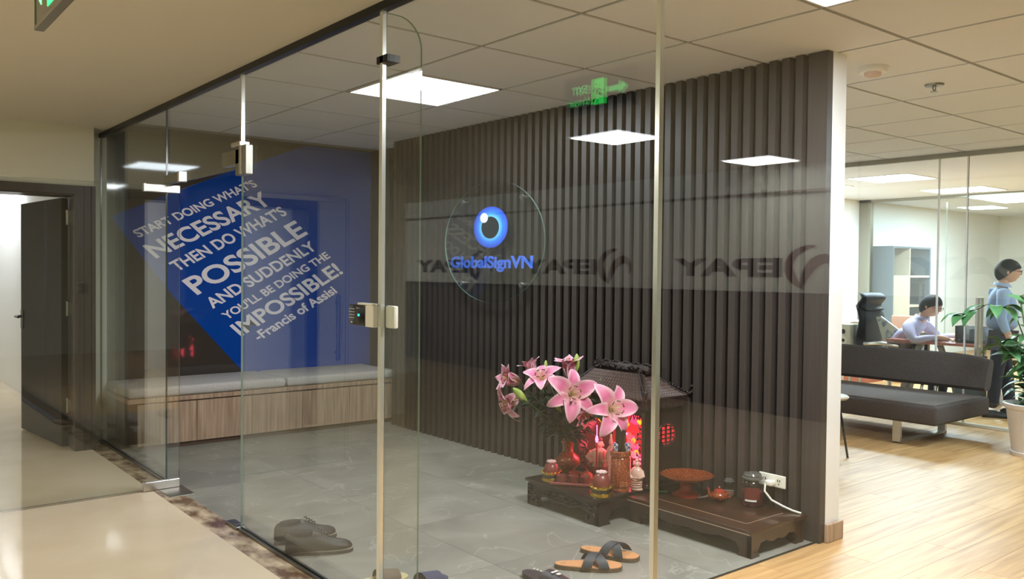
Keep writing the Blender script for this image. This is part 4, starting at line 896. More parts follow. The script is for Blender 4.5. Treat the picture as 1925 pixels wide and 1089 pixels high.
def stem_part(t, end, k):
    mid = MOUTH.lerp(end, 0.5) + Vector((0, 0, 0.03)); a = Vector((0.012 * math.cos(k), 0.012 * math.sin(k), 0.06))
    obj('stem', MB().tube([a, MOUTH + Vector((0.015 * math.cos(k), 0.015 * math.sin(k), 0)), mid, end], 0.0045, 6), stem_m, t, smooth='all')
    for j in range(9):
        u = 0.10 + 0.085 * j; pnt = MOUTH.lerp(mid, u * 2) if u < 0.5 else mid.lerp(end, u * 2 - 1)
        d = random.uniform(0, 2 * PI) if j % 2 else math.atan2(end.y, end.x) + random.uniform(-.8, .8)
        share('leaf', (lily_leaf, lily_leaf2)[j % 2], t, pnt, (0, random.uniform(-0.3, 0.5), d), (1, 1, 1))
blooms = [  # px, py, depth, facing(right, fwd, up), scale, openness, label
    (1130, 745, -0.42, (0.35, -0.85, 0.25), 1.25, 0, 'large open pink lily at the right of the bouquet beside the shrine roof'),
    (1066, 728, -0.20, (0.15, -0.9, 0.25), 1.25, 0, 'open pink lily at the centre of the bouquet'),
    (1018, 716, -0.10, (-0.2, -0.5, 0.75), 1.10, 1, 'pink lily with upright stamens left of the bouquet centre'),
    (972, 712, 0.02, (-0.75, -0.4, 0.25), 1.15, 2, 'half-open pale pink lily at the upper left of the bouquet'),
    (968, 742, -0.06, (-0.85, -0.35, -0.35), 1.10, 1, 'drooping pink lily at the far left of the bouquet'),
    (1000, 702, 0.0, (-0.3, 0.2, 0.9), 0.95, 2, 'small pink lily pointing up at the top left of the bouquet'),
    (1070, 702, -0.02, (-0.15, -0.1, 1.0), 1.15, 2, 'closed-cup pink lily at the top centre of the bouquet'),
    (1085, 752, -0.14, (0.3, -0.6, -0.5), 1.0, 2, 'pale pink lily hanging down under the central bloom')]
BG = 'pink lilies in the vase'
for k, (px, py, dep, fc, sc, kind, lb) in enumerate(blooms):
    t = thing('lily', lb, 'flower', VP, 0, BG); c = vp(px, py, dep); stem_part(t, c, k * 1.3)
    fd = VR * fc[0] + VF * fc[1] + Vector((0, 0, fc[2])); Q = fd.to_track_quat('Z', 'Y')
    for j in range(6):
        a = j * PI / 3 + k * 0.4; me = (pet_a if j % 2 == 0 else pet_b) if kind != 2 else pet_c
        o = share('petal', me, t, c, scale=(sc, sc, sc)); o.rotation_mode = 'QUATERNION'
        tilt = 0.0 if kind == 0 else (-0.25 if kind == 1 else -0.35)
        o.rotation_quaternion = Q @ Matrix.Rotation(a, 3, 'Z').to_quaternion() @ Matrix.Rotation(tilt + random.uniform(-.12, .12), 3, 'Y').to_quaternion()
    m = MB(); ma = MB()
    for j in range(6):
        a = j * PI / 3 + 0.3; p1 = Q @ Vector((0.012 * math.cos(a), 0.012 * math.sin(a), 0.05)) * sc; p2 = Q @ Vector((0.032 * math.cos(a), 0.032 * math.sin(a), 0.105)) * sc
        m.tube([c, c + p1, c + p2], 0.0018, 5); s_ = Q @ Vector((0.011 * math.sin(a), -0.011 * math.cos(a), 0)); ma.tube([c + p2 - s_, c + p2 + s_], 0.0035, 5)
    m.tube([c, c + Q @ Vector((0, 0, 0.12)) * sc], 0.0026, 5)
    fo_ = obj('filaments', m, filament_m, t, smooth='all'); obj('anthers', ma, anther_m, fo_, smooth='all')
buds = [(968, 728, -0.16, (-0.62, -0.3, 0.62), 0.135, 'long yellow-green bud pointing up left over the left lilies'), (1022, 690, 0.02, (0.02, 0.1, 1), 0.07, 'small green bud standing at the top left of centre'),
        (1082, 690, -0.02, (0.0, 0.0, 1), 0.12, 'large green bud standing highest at the top centre'), (1043, 742, -0.14, (-0.35, -0.5, 0.55), 0.085, 'green bud hanging forward below the central lily'), (1104, 733, -0.12, (0.05, -0.3, 0.8), 0.06, 'short olive bud between the central and right lilies'), (1126, 716, 0.0, (0.3, 0.2, 0.6), 0.05, 'tiny green bud tip behind the right lily')]
for k, (px, py, dep, fc, L, lb) in enumerate(buds):
    t = thing('lily_bud', lb, 'flower bud', VP, 0, 'lily buds in the vase')
    fd = (VR * fc[0] + VF * fc[1] + Vector((0, 0, fc[2]))).normalized(); c = vp(px, py, dep) 
    if k == 0: c = vp(985, 742, dep)
    if k == 3: c = vp(1050, 762, dep)
    stem_part(t, c, k * 2.1); Q = fd.to_track_quat('Z', 'Y').to_matrix()
    obj('bud', MB().lathe([(0.004, -0.004), (0.011, L * 0.12), (L * 0.17, L * 0.35), (L * 0.18, L * 0.6), (L * 0.12, L * 0.85), (0.003, L)], n=9, M=Q, c=c), bud_m, t, smooth='all')

# ================================================================== SHOES
def shoe_ring(xc, w_, h, z0, n=14):
    return [Vector((xc, w_ * math.cos(a), z0 + (h * math.sin(a) if math.sin(a) > 0 else 0.0))) for a in [2 * PI * i / n for i in range(n)]]
def foot_outline(L, W, n=28):
    pts_ = []
    for i in range(n):
        a = 2 * PI * i / n; x = L / 2 * math.cos(a); s = math.sin(a); u = (x / L + 0.5)
        wd = W / 2 * (0.78 + 0.26 * u - 0.10 * math.sin(PI * u * 1.6)); pts_.append((x, wd * math.copysign(abs(s) ** 0.75, s)))
    return pts_
def leather_shoe(label, a, c, group):
    """a = heel, c = toe on the floor"""
    a, c = Vector(a), Vector(c); L = (c - a).length; rz = math.atan2(c.y - a.y, c.x - a.x)
    t = thing('leather_shoe', label, 'shoe', (a + c) / 2, rz, group); W = L * 0.34
    obj('sole', MB().prism(foot_outline(L, W), (0, 0, 0), (1, 0, 0), (0, 1, 0), (0, 0, 1), 0.0, 0.018), shoe_sole, t, smooth=True)
    obj('heel', MB().prism([(x, y) for x, y in foot_outline(L * 0.98, W * 0.96) if x < -L * 0.22], (0, 0, 0), (1, 0, 0), (0, 1, 0), (0, 0, 1), 0.0, 0.022), shoe_black, t)
    obj('welt', MB().prism(foot_outline(L * 1.0, W * 1.02), (0, 0, 0), (1, 0, 0), (0, 1, 0), (0, 0, 1), 0.018, 0.023), welt_m, t, smooth=True)
    rings = []
    for u, w_, h in ((0.0, .20, .075), (.04, .32, .092), (.15, .39, .095), (.3, .40, .088), (.42, .41, .098), (.52, .43, .088), (.65, .46, .062), (.78, .46, .047), (.9, .38, .038), (.97, .22, .026), (1.0, .06, .012)):
        rings.append(shoe_ring((u - 0.5) * L * 0.97, w_ * W, h, 0.022))
    obj('upper', MB().loft(rings), shoe_black, t, smooth='all')
    m = MB().lathe([(0.3, 0), (0.26, 0.012)], n=16, sx=L * 0.62, sy=W * 1.05, c=(-L * 0.25, 0, 0.105)); obj('opening', m, hole_m, t)
    for k in range(4): obj('lace', MB().tube([(L * (-0.01 + 0.045 * k), -W * .17, 0.122 - 0.011 * k), (L * (0.01 + 0.045 * k), 0, 0.128 - 0.011 * k), (L * (-0.01 + 0.045 * k), W * .17, 0.122 - 0.011 * k)], 0.004, 5), strap_m, t)
    return t
leather_shoe('black leather lace-up shoe, nearer of the pair by the glass', G(534, 1044), G(664, 1034), 'pair of black leather shoes')
leather_shoe('black leather lace-up shoe, farther of the pair by the glass', G(515, 1025), G(632, 1006), 'pair of black leather shoes')
def sandal(label, a, c, group):
    a, c = Vector(a), Vector(c); L = (c - a).length; rz = math.atan2(c.y - a.y, c.x - a.x); W = L * 0.40
    t = thing('sandal', label, 'sandal', (a + c) / 2, rz, group)
    obj('sole', MB().prism(foot_outline(L, W), (0, 0, 0), (1, 0, 0), (0, 1, 0), (0, 0, 1), 0.0, 0.02), cork_side, t, smooth=True)
    obj('footbed', MB().prism(foot_outline(L * 0.98, W * 0.97), (0, 0, 0), (1, 0, 0), (0, 1, 0), (0, 0, 1), 0.02, 0.024), cork, t, smooth=True)
    obj('stamp', MB().box(-L * .40, -L * .37, -.006, -.002, .024, .0245).box(-L * .36, -L * .335, .001, .006, .024, .0245), hole_m, t)
    for s in (-1, 1):
        rings = []
        for k in range(9):
            u = k / 8; yy2 = W * 0.5 * (2 * u - 1); zz = 0.022 + 0.052 * math.sin(PI * u) ** 0.7; xc = L * (0.10 + s * 0.13 * (2 * u - 1)); hw = L * 0.075
            rings.append([Vector((xc - hw, yy2, zz)), Vector((xc + hw, yy2, zz)), Vector((xc + hw, yy2, zz + 0.004)), Vector((xc - hw, yy2, zz + 0.004))])
        if s > 0: rings = [[p + Vector((0, 0, 0.005)) for p in r] for r in rings]
        obj('strap', MB().loft(rings), strap_m, t, smooth=True)
    return t
sandal('tan sandal with crossed charcoal straps, nearer of the pair', G(1042, 1067), G(1170, 1071), 'pair of tan sandals with crossed straps')
sandal('tan sandal with crossed charcoal straps, farther of the pair', G(1092, 1036), G(1201, 1056), 'pair of tan sandals with crossed straps')
def slipper(name, label, a, c, base, top, marks=False):
    a, c = Vector(a), Vector(c); L = (c - a).length; rz = math.atan2(c.y - a.y, c.x - a.x); W = L * 0.40
    t = thing(name, label, 'slipper', (a + c) / 2, rz)
    obj('sole', MB().prism(foot_outline(L, W), (0, 0, 0), (1, 0, 0), (0, 1, 0), (0, 0, 1), 0.0, 0.028), base, t, smooth=True)
    rings = []
    for k in range(7):
        x = L * (-0.02 + 0.36 * k / 6); s_ = 1 - 0.25 * k / 6; rings.append([Vector((x, W * 0.5 * s_ * math.cos(q_), 0.02 + 0.055 * s_ * math.sin(q_))) for q_ in [PI * i / 10 for i in range(11)]])
    obj('upper', MB().loft(rings, closed=False), top, t, smooth='all')
    if marks:
        for k in range(5): obj('white_dot', MB().ball((-L * .44 + L * .07 * k, W * 0.36, 0.029), 0.005, 0.005, 0.002, 6, 4), paper_m, t)
        obj('white_mark', MB().box(L * .1, L * .13, -.02, .02, .073, .076).box(L * .17, L * .22, -.01, .01, .070, .073), paper_m, t)
    return t
slipper('slipper', 'cream slipper with a brown band at the bottom edge left of the joint', G(655, 1112), G(765, 1090), cream_shoe, brown_strap)
slipper('slipper', 'navy slipper at the bottom edge just right of the glass joint', G(745, 1122), G(838, 1092), navy_shoe, navy_shoe)
slipper('slipper', 'dark rubber slipper with white marks at the bottom edge below the sandals', G(985, 1082), G(1080, 1120), purple_black, purple_black, True)

# ================================================================== OFFICE
# first glass partition behind the sofa
XP = 8.85
for k, (y0, y1) in enumerate(((4.02, 7.38), (3.74, 4.005), (2.55, 3.725), (-1.5, 2.54))):
    struct('window_%d' % (7 + k), pane(MB(), y0, y1, 0.03, 2.68, XP), [glass, glass_edge], ['office glass panel left behind the sofa', 'narrow office glass panel beside the door handle', 'office glass door with upright pull handles', 'office glass panel at the right edge'][k])
struct('trim_9', MB().box(XP - 0.025, XP + 0.025, -1.5, 7.4, 2.68, ZC), alu, 'top channel of the office glass front')
struct('trim_10', MB().box(XP - 0.03, XP + 0.03, -1.5, 7.4, 0.0, 0.03), white_plastic, 'white floor channel of the office glass front')
for n_, y_ in ((11, 4.012), (12, 3.733)): struct('trim_%d' % n_, MB().box(XP - 0.008, XP + 0.008, y_ - 0.008, y_ + 0.008, 0.03, 2.68), lamp_rim, 'bright sealed joint of the office glass front behind the man' if n_ == 11 else 'thin sealed joint of the office glass front left of the door handle')
for dx, lb in ((-0.045, 'upright steel pull handle on the near face of the office door'), (0.045, 'upright steel pull handle on the far face of the office door')):
    t = thing('pull_handle', lb, 'door handle', (XP + dx, 3.60, 0.7), 0, 'pull handles of the office door')
    obj('bar', MB().tube([(0, 0, 0), (0, 0, 0.58)], 0.02, 12), chrome, t, smooth=True)
    for z in (0.1, 0.48): obj('mount', MB().tube([(0, 0, z), (-dx, 0, z)], 0.013, 8), chrome, t)
struct('trim_13', MB().box(13.45, 13.55, 7.2, 7.4, 0, ZC).box(13.45, 13.55, -1.5, 7.4, ZC - 0.05, ZC), alu, 'grey frame of the second glass front')
for k, (y0, y1) in enumerate(((6.0, 7.2), (4.8, 5.99), (3.6, 4.79), (1.2, 3.59))):
    struct('window_%d' % (11 + k), pane(MB(), y0, y1, 0.02, ZC - 0.05, 13.5), [glass, glass_edge], 'far glass panel of the second office, number %s from the left' % ('first', 'second', 'third', 'fourth')[k])

# smoke detector, sprinkler
sd = thing('smoke_detector', 'white smoke detector on the office ceiling', 'smoke detector', (4.85, 2.60, ZC - 0.002))
obj('base', MB().lathe([(0.085, 0), (0.085, -0.022), (0.075, -0.034)], n=28), lamp_rim, sd, smooth=True)
obj('sensor_dome', MB().lathe([(0.05, -0.034), (0.045, -0.055), (0.02, -0.062)], n=20), mat('sensor_pink', (220, 196, 186), 0.5), sd, smooth=True)
sk = thing('sprinkler', 'small grey ceiling sprinkler right of the smoke detector', 'sprinkler', (5.58, 2.575, ZC - 0.002))
obj('rosette', MB().lathe([(0.06, 0), (0.055, -0.012), (0.02, -0.016)], n=20), satin, sk, smooth=True)
obj('head', MB().tube([(0.015, 0, -0.015), (0.02, 0, -0.03), (0, 0, -0.045)], 0.004, 5).tube([(-0.015, 0, -0.015), (-0.02, 0, -0.03), (0, 0, -0.045)], 0.004, 5).lathe([(0.025, -0.047), (0.025, -0.05)], n=12), satin, sk)

# sofa
sf = thing('sofa', 'low dark grey-brown sofa bed on steel legs in front of the office glass', 'sofa', (7.38, 3.33, 0))
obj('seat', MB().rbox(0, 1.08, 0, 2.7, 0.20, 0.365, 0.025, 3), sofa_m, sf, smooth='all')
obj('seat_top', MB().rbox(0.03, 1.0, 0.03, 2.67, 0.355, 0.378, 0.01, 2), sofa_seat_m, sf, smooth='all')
m = MB(); rings = []
for k in range(25):                                    # backrest: rounded free end, leaning back
    yy2 = 0.02 + 2.68 * k / 24; e_ = min(1, (k + 0.3) / 4); drop = 0.07 * (1 - math.sqrt(1 - (1 - e_) ** 2))
    rings.append([Vector((1.0 + a, yy2, z)) for a, z in ((0.0, 0.45), (0.02, 0.42), (0.10, 0.42), (0.14, 0.45), (0.20, 0.71 - drop), (0.18, 0.745 - drop), (0.12, 0.75 - drop), (0.08, 0.72 - drop))])
obj('backrest', MB().loft(rings), sofa_m, sf, smooth=True)
obj('back_bracket', MB().tube([(1.02, 0.62, 0.33), (1.08, 0.62, 0.46)], 0.015).tube([(1.02, 2.1, 0.33), (1.08, 2.1, 0.46)], 0.015), chrome, sf, smooth=True)
for yy2 in (0.33, 2.3):
    obj('leg', MB().box(0.04, 0.07, yy2, yy2 + 0.07, 0.0, 0.20).box(0.92, 0.95, yy2, yy2 + 0.07, 0, 0.2).box(0.04, 0.95, yy2, yy2 + 0.07, 0.0, 0.012), chrome, sf)
# small round table behind the wall end
rt = thing('round_side_table', 'small round pale table with thin black legs beside the white wall end', 'table', (6.43, 3.82, 0))
obj('table_top', MB().lathe([(0.19, 0.475), (0.2, 0.49), (0.19, 0.50)], n=32), cab_beige, rt, smooth=True)
for a in (0.3, 1.9, 3.5, 5.0): obj('leg', MB().tube([(0.12 * math.cos(a), 0.12 * math.sin(a), 0.475), (0.2 * math.cos(a), 0.2 * math.sin(a), 0)], 0.009, 6), black_metal, rt)
# potted plant
PPOS = Vector((7.86, 2.74, 0))
pp = thing('potted_plant', 'leafy green plant in a tall white pot at the right edge', 'plant', PPOS)
obj('pot', MB().lathe([(0.175, 0.0), (0.18, 0.03), (0.165, 0.035), (0.21, 0.38), (0.235, 0.40), (0.24, 0.43), (0.22, 0.435), (0.2, 0.39)], n=36), pot_m, pp, smooth=True)
obj('soil', MB().lathe([(0.205, 0.37), (0.19, 0.385)], n=24), soil_m, pp)
pleaf = leafblade(0.20, 0.062, leaf_green, arch=0.9); pleaf2 = leafblade(0.24, 0.05, leaf_green, arch=0.6)
random.seed(11)
for s_ in range(8):
    a = s_ * 0.8; ex_ = Vector((0.30 * math.cos(a), 0.30 * math.sin(a), 1.08 + 0.26 * math.sin(s_ * 1.9)))
    st = [Vector((0.05 * math.cos(a), 0.05 * math.sin(a), 0.38)), Vector((0.07 * math.cos(a), 0.07 * math.sin(a), 0.75)), ex_]
    obj('stem', MB().tube(st, 0.007, 6), stem_m, pp, smooth='all')
    for k in range(31):
        u = k / 31; p = st[0].lerp(st[1], u * 2) if u < .5 else st[1].lerp(st[2], u * 2 - 1)
        share('leaf', (pleaf, pleaf2)[k % 2], pp, p, (random.uniform(-.4, .4), random.uniform(-.5, .6), random.uniform(0, 2 * PI)), (random.uniform(.65, 1.0),) * 3)
# the long branch reaching left
br = [Vector((0.05, 0.05, 0.8)), -VR * 0.20 + Vector((0, 0, 1.22)), -VR * 0.42 + Vector((0, 0, 1.26)), -VR * 0.6 + Vector((0, 0, 1.16))]
obj('stem', MB().tube(br, 0.005, 6), stem_m, pp, smooth='all')
for k, (i, u, a) in enumerate(((1, .0, 2.3), (1, .3, 2.8), (1, .7, 3.6), (2, .1, 2.4), (2, .5, 3.0), (2, .95, 2.5), (2, 1.0, 3.1), (1, .1, 1.2), (1, .5, 4.2))):
    share('leaf', pleaf2, pp, br[i].lerp(br[i + 1], u), (0, 0.3 + 0.1 * k % 0.5, a), (1, 1, 1))

# cabinet
cb = thing('bookcase', 'tall grey cabinet with pale open shelves against the office wall', 'cabinet', (13.68, 6.92, 0))
CW, CD, CH = 1.33, 0.475, 1.97
obj('side_panel', MB().box(0, 0.03, 0, CD, 0, CH), cab_grey, cb); obj('side_panel', MB().box(CW - 0.05, CW, 0, CD, 0, CH), cab_grey, cb)
obj('back_panel', MB().box(0.03, CW - 0.05, CD - 0.02, CD, 0, CH), cab_grey, cb); obj('top_panel', MB().box(0.03, CW - 0.05, 0, CD - 0.02, CH - 0.03, CH), cab_grey, cb)
obj('divider', MB().box(0.56, 0.59, 0, CD - 0.02, 0, CH - 0.03), cab_beige, cb)
for x0, x1, zs in ((0.03, 0.56, (1.45,)), (0.59, CW - 0.05, (1.45, 0.95, 0.5))):
    for z in zs: obj('shelf', MB().box(x0, x1, 0, CD - 0.02, z, z + 0.035), cab_beige, cb)
obj('door', MB().box(0.03, 0.56, 0.0, 0.02, 0.0, 1.45), cab_beige, cb)
tag(obj('black_folder', MB().obox(Matrix.Translation((14.45, 7.1, 1.60)) @ Matrix.Rotation(0.7, 4, 'Y'), -0.12, 0.28, -0.1, 0.1, 0, 0.03), black_plastic), 'black folder leaning in the top shelf of the grey cabinet', 'folder')
tag(obj('black_binder', MB().box(14.72, 14.92, 6.98, 7.3, 0.987, 1.34), black_plastic), 'black binder on the middle shelf of the grey cabinet', 'binder')
# picture on the far wall
pf = thing('framed_certificate', 'small black-framed certificate on the far office wall', 'picture', (19.07, 6.15, 1.86))
obj('frame', MB().box(-0.02, 0.0, -0.45, 0.45, -0.21, -0.18).box(-0.02, 0, -0.45, 0.45, 0.18, 0.21).box(-0.02, 0, -0.45, -0.41, -0.21, 0.21).box(-0.02, 0, 0.41, 0.45, -0.21, 0.21), black_plastic, pf)
obj('print', MB().box(0.0, 0.01, -0.42, 0.42, -0.19, 0.19), paper_m, pf)
obj('stamp', MB().box(-0.004, 0, -0.1, 0.02, 0.02, 0.12).box(-0.004, 0, -0.12, 0.02, -0.12, -0.02).box(-0.004, 0, 0.25, 0.3, -0.1, 0.12), cab_grey, pf)

# desk
dz = 0.745
DX0, DX1, DY0, DY1 = 9.75, 10.75, 3.9, 5.0
dsk = thing('office_desk', 'cherry-topped desk with grey metal legs in the glazed office', 'desk', (DX0, DY0, 0))
obj('desk_top', MB().rbox(0, 1.0, 0, 1.1, dz - 0.035, dz, 0.008, 2), desk_m, dsk, smooth=True)
for yy2 in (0.14, 0.9):
    m = MB(); m.prism([(0.1, 0), (0.2, 0), (0.38, 0.40), (0.38, 0.70), (0.32, 0.70), (0.32, 0.45)], (0, yy2, 0), (1, 0, 0), (0, 0, 1), (0, 1, 0), 0, 0.04)
    m.prism([(0.9, 0), (0.8, 0), (0.62, 0.40), (0.62, 0.70), (0.68, 0.70), (0.68, 0.45)], (0, yy2, 0), (1, 0, 0), (0, 0, 1), (0, 1, 0), 0, 0.04); m.box(0.34, 0.66, yy2, yy2 + 0.04, 0.66, 0.71)
    obj('leg', m, desk_grey, dsk)
m = MB()
for s in (0, 1):
    y_a, y_b = (0.54, 0.38) if s == 0 else (0.76, 0.92)
    m.prism([(y_a - .03, 0.70), (y_a + .03, 0.70), (y_b + .03, 0.30), (y_b + (.10 if s else -.04), 0.0), (y_b + (.04 if s else -.10), 0.0), (y_b - .03, 0.30)], (0.12, 0, 0), (0, 1, 0), (0, 0, 1), (1, 0, 0), 0, 0.04)
m.box(0.12, 0.16, 0.40, 0.90, 0.36, 0.41); m.box(0.12, 0.16, 0.47, 0.83, 0.55, 0.59)
obj('leg_frame', m, desk_grey, dsk)
obj('modesty_panel', MB().box(0.05, 0.07, 0.0, 0.32, 0.1, 0.62), cab_grey, dsk)
tag(obj('paper_sheet', MB().box(9.85, 10.2, 4.40, 4.82, dz, dz + 0.004).box(9.88, 10.22, 4.27, 4.38, dz, dz + 0.004), paper_m), 'white papers spread on the desk under the seated man', 'paper')
tag(obj('yellow_marker', MB().tube([(9.82, 4.50, dz + 0.02), (9.86, 4.36, dz + 0.02)], 0.018, 8), yellow_m, smooth=True), 'yellow marker pen lying on the desk papers', 'pen')
tt = thing('file_tray', 'dark desk organiser with white papers on the right end of the desk', 'organiser', (9.82, 3.98, dz))
obj('tray', MB().box(0, 0.3, 0, 0.26, 0, 0.03).box(0, 0.3, 0.25, 0.265, 0, 0.19), black_plastic, tt); obj('white_board', MB().box(0.2, 0.22, -0.02, 0.24, 0.03, 0.19), paper_m, tt)
tag(obj('black_mug', MB().lathe([(0.05, 0), (0.055, 0.02), (0.055, 0.13), (0.045, 0.13), (0.04, 0.03)], n=16).tube([(0.05, 0, 0.1), (0.085, 0, 0.09), (0.085, 0, 0.05), (0.05, 0, 0.04)], 0.007, 6), cab_grey, loc=(9.88, 4.06, dz + 0.03), smooth=True), 'grey mug standing in the desk organiser', 'mug')

# executive chair
ch = thing('office_chair', 'black leather high-back office chair behind the desk', 'chair', (10.1, 5.13, 0), 0)
obj('base', MB().lathe([(0.03, 0.08), (0.03, 0.42)], n=10), chrome, ch, smooth=True)
for k in range(5): a = k * 2 * PI / 5; obj('base_arm', MB().tube([(0, 0, 0.1), (0.33 * math.cos(a), 0.33 * math.sin(a), 0.06)], 0.02, 6).ball((0.34 * math.cos(a), 0.34 * math.sin(a), 0.03), 0.03, 0.03, 0.03, 8, 6), black_plastic, ch)
obj('seat', MB().rbox(-0.30, 0.30, -0.42, 0.22, 0.42, 0.55, 0.05, 4), leather, ch, smooth='all')
def pad(z0, z1, y0, y1, th, hw, n=10):
    rings = []
    for k in range(n + 1):
        u = k / n; z = z0 + (z1 - z0) * u; yc = y0 + (y1 - y0) * u + 0.04 * math.sin(PI * 2 * u); s = 0.82 + 0.18 * math.sin(PI * u) ** 0.5
        rings.append([Vector((hw * s * math.cos(a), yc + th * math.sin(a), z)) for a in [2 * PI * i / 16 for i in range(16)]])
    return MB().loft(rings)
obj('backrest', pad(0.48, 1.12, 0.20, 0.30, 0.07, 0.30), leather, ch, smooth='all')
obj('headrest', pad(1.06, 1.27, 0.22, 0.27, 0.09, 0.26), leather, ch, smooth='all')
for s in (-1, 1): obj('armrest', MB().tube([(s * 0.31, 0.16, 0.66), (s * 0.33, -0.05, 0.68), (s * 0.33, -0.28, 0.66)], 0.025, 8).tube([(s * 0.33, -0.1, 0.67), (s * 0.31, -0.1, 0.47)], 0.018, 6), chrome if s < 0 else leather, ch, smooth='all')
tag(obj('printed_bag', MB().prism([(-0.30, 0.0), (0.12, 0.0), (0.22, 0.30), (0.16, 0.31)], (9.98, 5.03, 0.78), (0, 1, 0), (0, 0, 1), (1, 0, 0), 0, 0.03), newsprint), 'folded printed bag propped on the office chair seat', 'bag').location = (0, 0, -0.1)
# side cabinet, small speaker, file box
sc_ = thing('side_cabinet', 'low red-brown cabinet left of the office chair', 'cabinet', (11.2, 5.98, 0))
obj('body', MB().box(0, 0.4, 0, 0.45, 0, 0.77), desk_m, sc_); obj('top', MB().box(-0.01, 0.41, -0.01, 0.46, 0.77, 0.79), oak_dark, sc_)
obj('drawer', MB().box(-0.012, 0.0, 0.02, 0.43, 0.5, 0.75), desk_m, sc_)
t = thing('document_stack', 'stack of papers on the low red-brown cabinet', 'papers', (11.4, 6.2, 0.79))
for k in range(4): obj('sheet', MB().obox(Matrix.Rotation(0.2 * k, 4, 'Z'), -0.2, 0.2, -0.15, 0.15, 0.015 * k, 0.015 * k + 0.01), paper_m, t)
sp = thing('white_speaker', 'white box-shaped desktop speaker beside the white wall end', 'speaker', (9.9, 5.58, 0))
obj('cabinet', MB().rbox(-0.10, 0.10, -0.10, 0.10, 0.59, 0.88, 0.010, 2), white_plastic, sp, smooth=True)
obj('woofer', MB().lathe([(0.07, 0), (0.06, -0.01), (0.02, 0.0)], M=Matrix.Rotation(PI / 2, 4, 'Y'), c=(-0.105, -0.01, 0.68), n=20), paper_m, sp, smooth=True)
obj('tweeter', MB().lathe([(0.03, 0), (0.02, -0.006)], M=Matrix.Rotation(PI / 2, 4, 'Y'), c=(-0.105, -0.01, 0.79), n=14), hole_m, sp)
st_ = thing('low_stand', 'low white stand carrying the white speaker', 'stand', (9.9, 5.58, 0))
obj('stand_top', MB().box(-0.14, 0.14, -0.14, 0.14, 0.56, 0.59), paper_m, st_)
for a in (-1, 1):
    for c in (-1, 1): obj('leg', MB().box(a * .12 - .012, a * .12 + .012, c * .12 - .012, c * .12 + .012, 0, .56), paper_m, st_)
tag(obj('cardboard_box', MB().rbox(11.6, 11.75, 5.55, 5.88, 0.0, 0.93, 0.01, 1), mat('cardboard', (170, 128, 104), 0.8)), 'tan box standing behind the seated man', 'box')

# ================================================================== PEOPLE
def grow(name, joints, edges, mats, root, levels=2, parent=None, K=1.28):
    me = bpy.data.meshes.new(name); me.from_pydata([j[:3] for j in joints], edges, [])
    o = bpy.data.objects.new(name, me); COL.objects.link(o)
    md = o.modifiers.new('skin', 'SKIN'); md.use_smooth_shade = True; md.branch_smoothing = 0.6
    for i, j in enumerate(joints):
        sv = me.skin_vertices[0].data[i]; sv.radius = (j[3], j[4] if len(j) > 4 else j[3]); sv.use_root = (i == root)
    sb = o.modifiers.new('sub', 'SUBSURF'); sb.levels = levels
    bpy.context.view_layer.update()
    m2 = bpy.data.meshes.new_from_object(o.evaluated_get(bpy.context.evaluated_depsgraph_get()))
    bpy.data.objects.remove(o); m2.name = name; m2.materials.clear(); m2.materials.append(mats); m2.shade_smooth()
    o2 = bpy.data.objects.new(name, m2); COL.objects.link(o2); o2.parent = parent
    return o2
def head_verts(c, pitch):
    """face looks along +x of the figure's own frame"""
    mb = MB(); n, m = 24, 18; R_ = Matrix.Rotation(pitch, 3, 'Y'); rings = []
    for k in range(m + 1):
        th = PI * k / m; z = -math.cos(th); ring = []
        for i in range(n):
            ph = 2 * PI * i / n; s = max(0.001, math.sin(th)); x = s * math.cos(ph); y = s * math.sin(ph)
            X, Y, Z = x * 0.098, y * 0.076, z * 0.12
            if z < 0: Y *= 1 - 0.32 * z * z; X = X * (1 - 0.12 * z * z) + (0.02 * z * z if x > 0 else 0.025 * z * z)
            fr_ = max(0, math.cos(ph)) ** 8 * s
            X += 0.028 * fr_ * math.exp(-((z + 0.14) / 0.13) ** 2)            # nose
            X += 0.010 * max(0, math.cos(ph)) ** 3 * s * math.exp(-((z + 0.46) / 0.07) ** 2)   # lips
            X += 0.014 * max(0, math.cos(ph)) ** 4 * s * math.exp(-((z + 0.78) / 0.14) ** 2)   # chin
            X += 0.007 * max(0, math.cos(ph)) ** 2 * s * math.exp(-((z - 0.16) / 0.08) ** 2)   # brow
            ring.append(R_ @ Vector((X, Y, Z)) + Vector(c))
        rings.append(ring)
    mb.loft(rings)
    for s in (-1, 1): p = R_ @ Vector((-0.006, s * 0.078, -0.01)) + Vector(c); mb.ball(p, 0.018, 0.009, 0.03, 8, 6)
    return mb, R_
def merge_skin(body, extra_mb):
    bm = bmesh.new(); bm.from_mesh(body.data)
    tmp = bpy.data.meshes.new('x'); bmesh.ops.recalc_face_normals(extra_mb.bm, faces=extra_mb.bm.faces[:]); extra_mb.bm.to_mesh(tmp); bm.from_mesh(tmp); bm.to_mesh(body.data); bm.free()
    rm = body.modifiers.new('r', 'REMESH'); rm.mode = 'VOXEL'; rm.voxel_size = 0.006
    bpy.context.view_layer.update()
    m2 = bpy.data.meshes.new_from_object(body.evaluated_get(bpy.context.evaluated_depsgraph_get())); body.modifiers.clear()
    m2.materials.clear(); m2.materials.append(skin_m); m2.shade_smooth(); body.data = m2
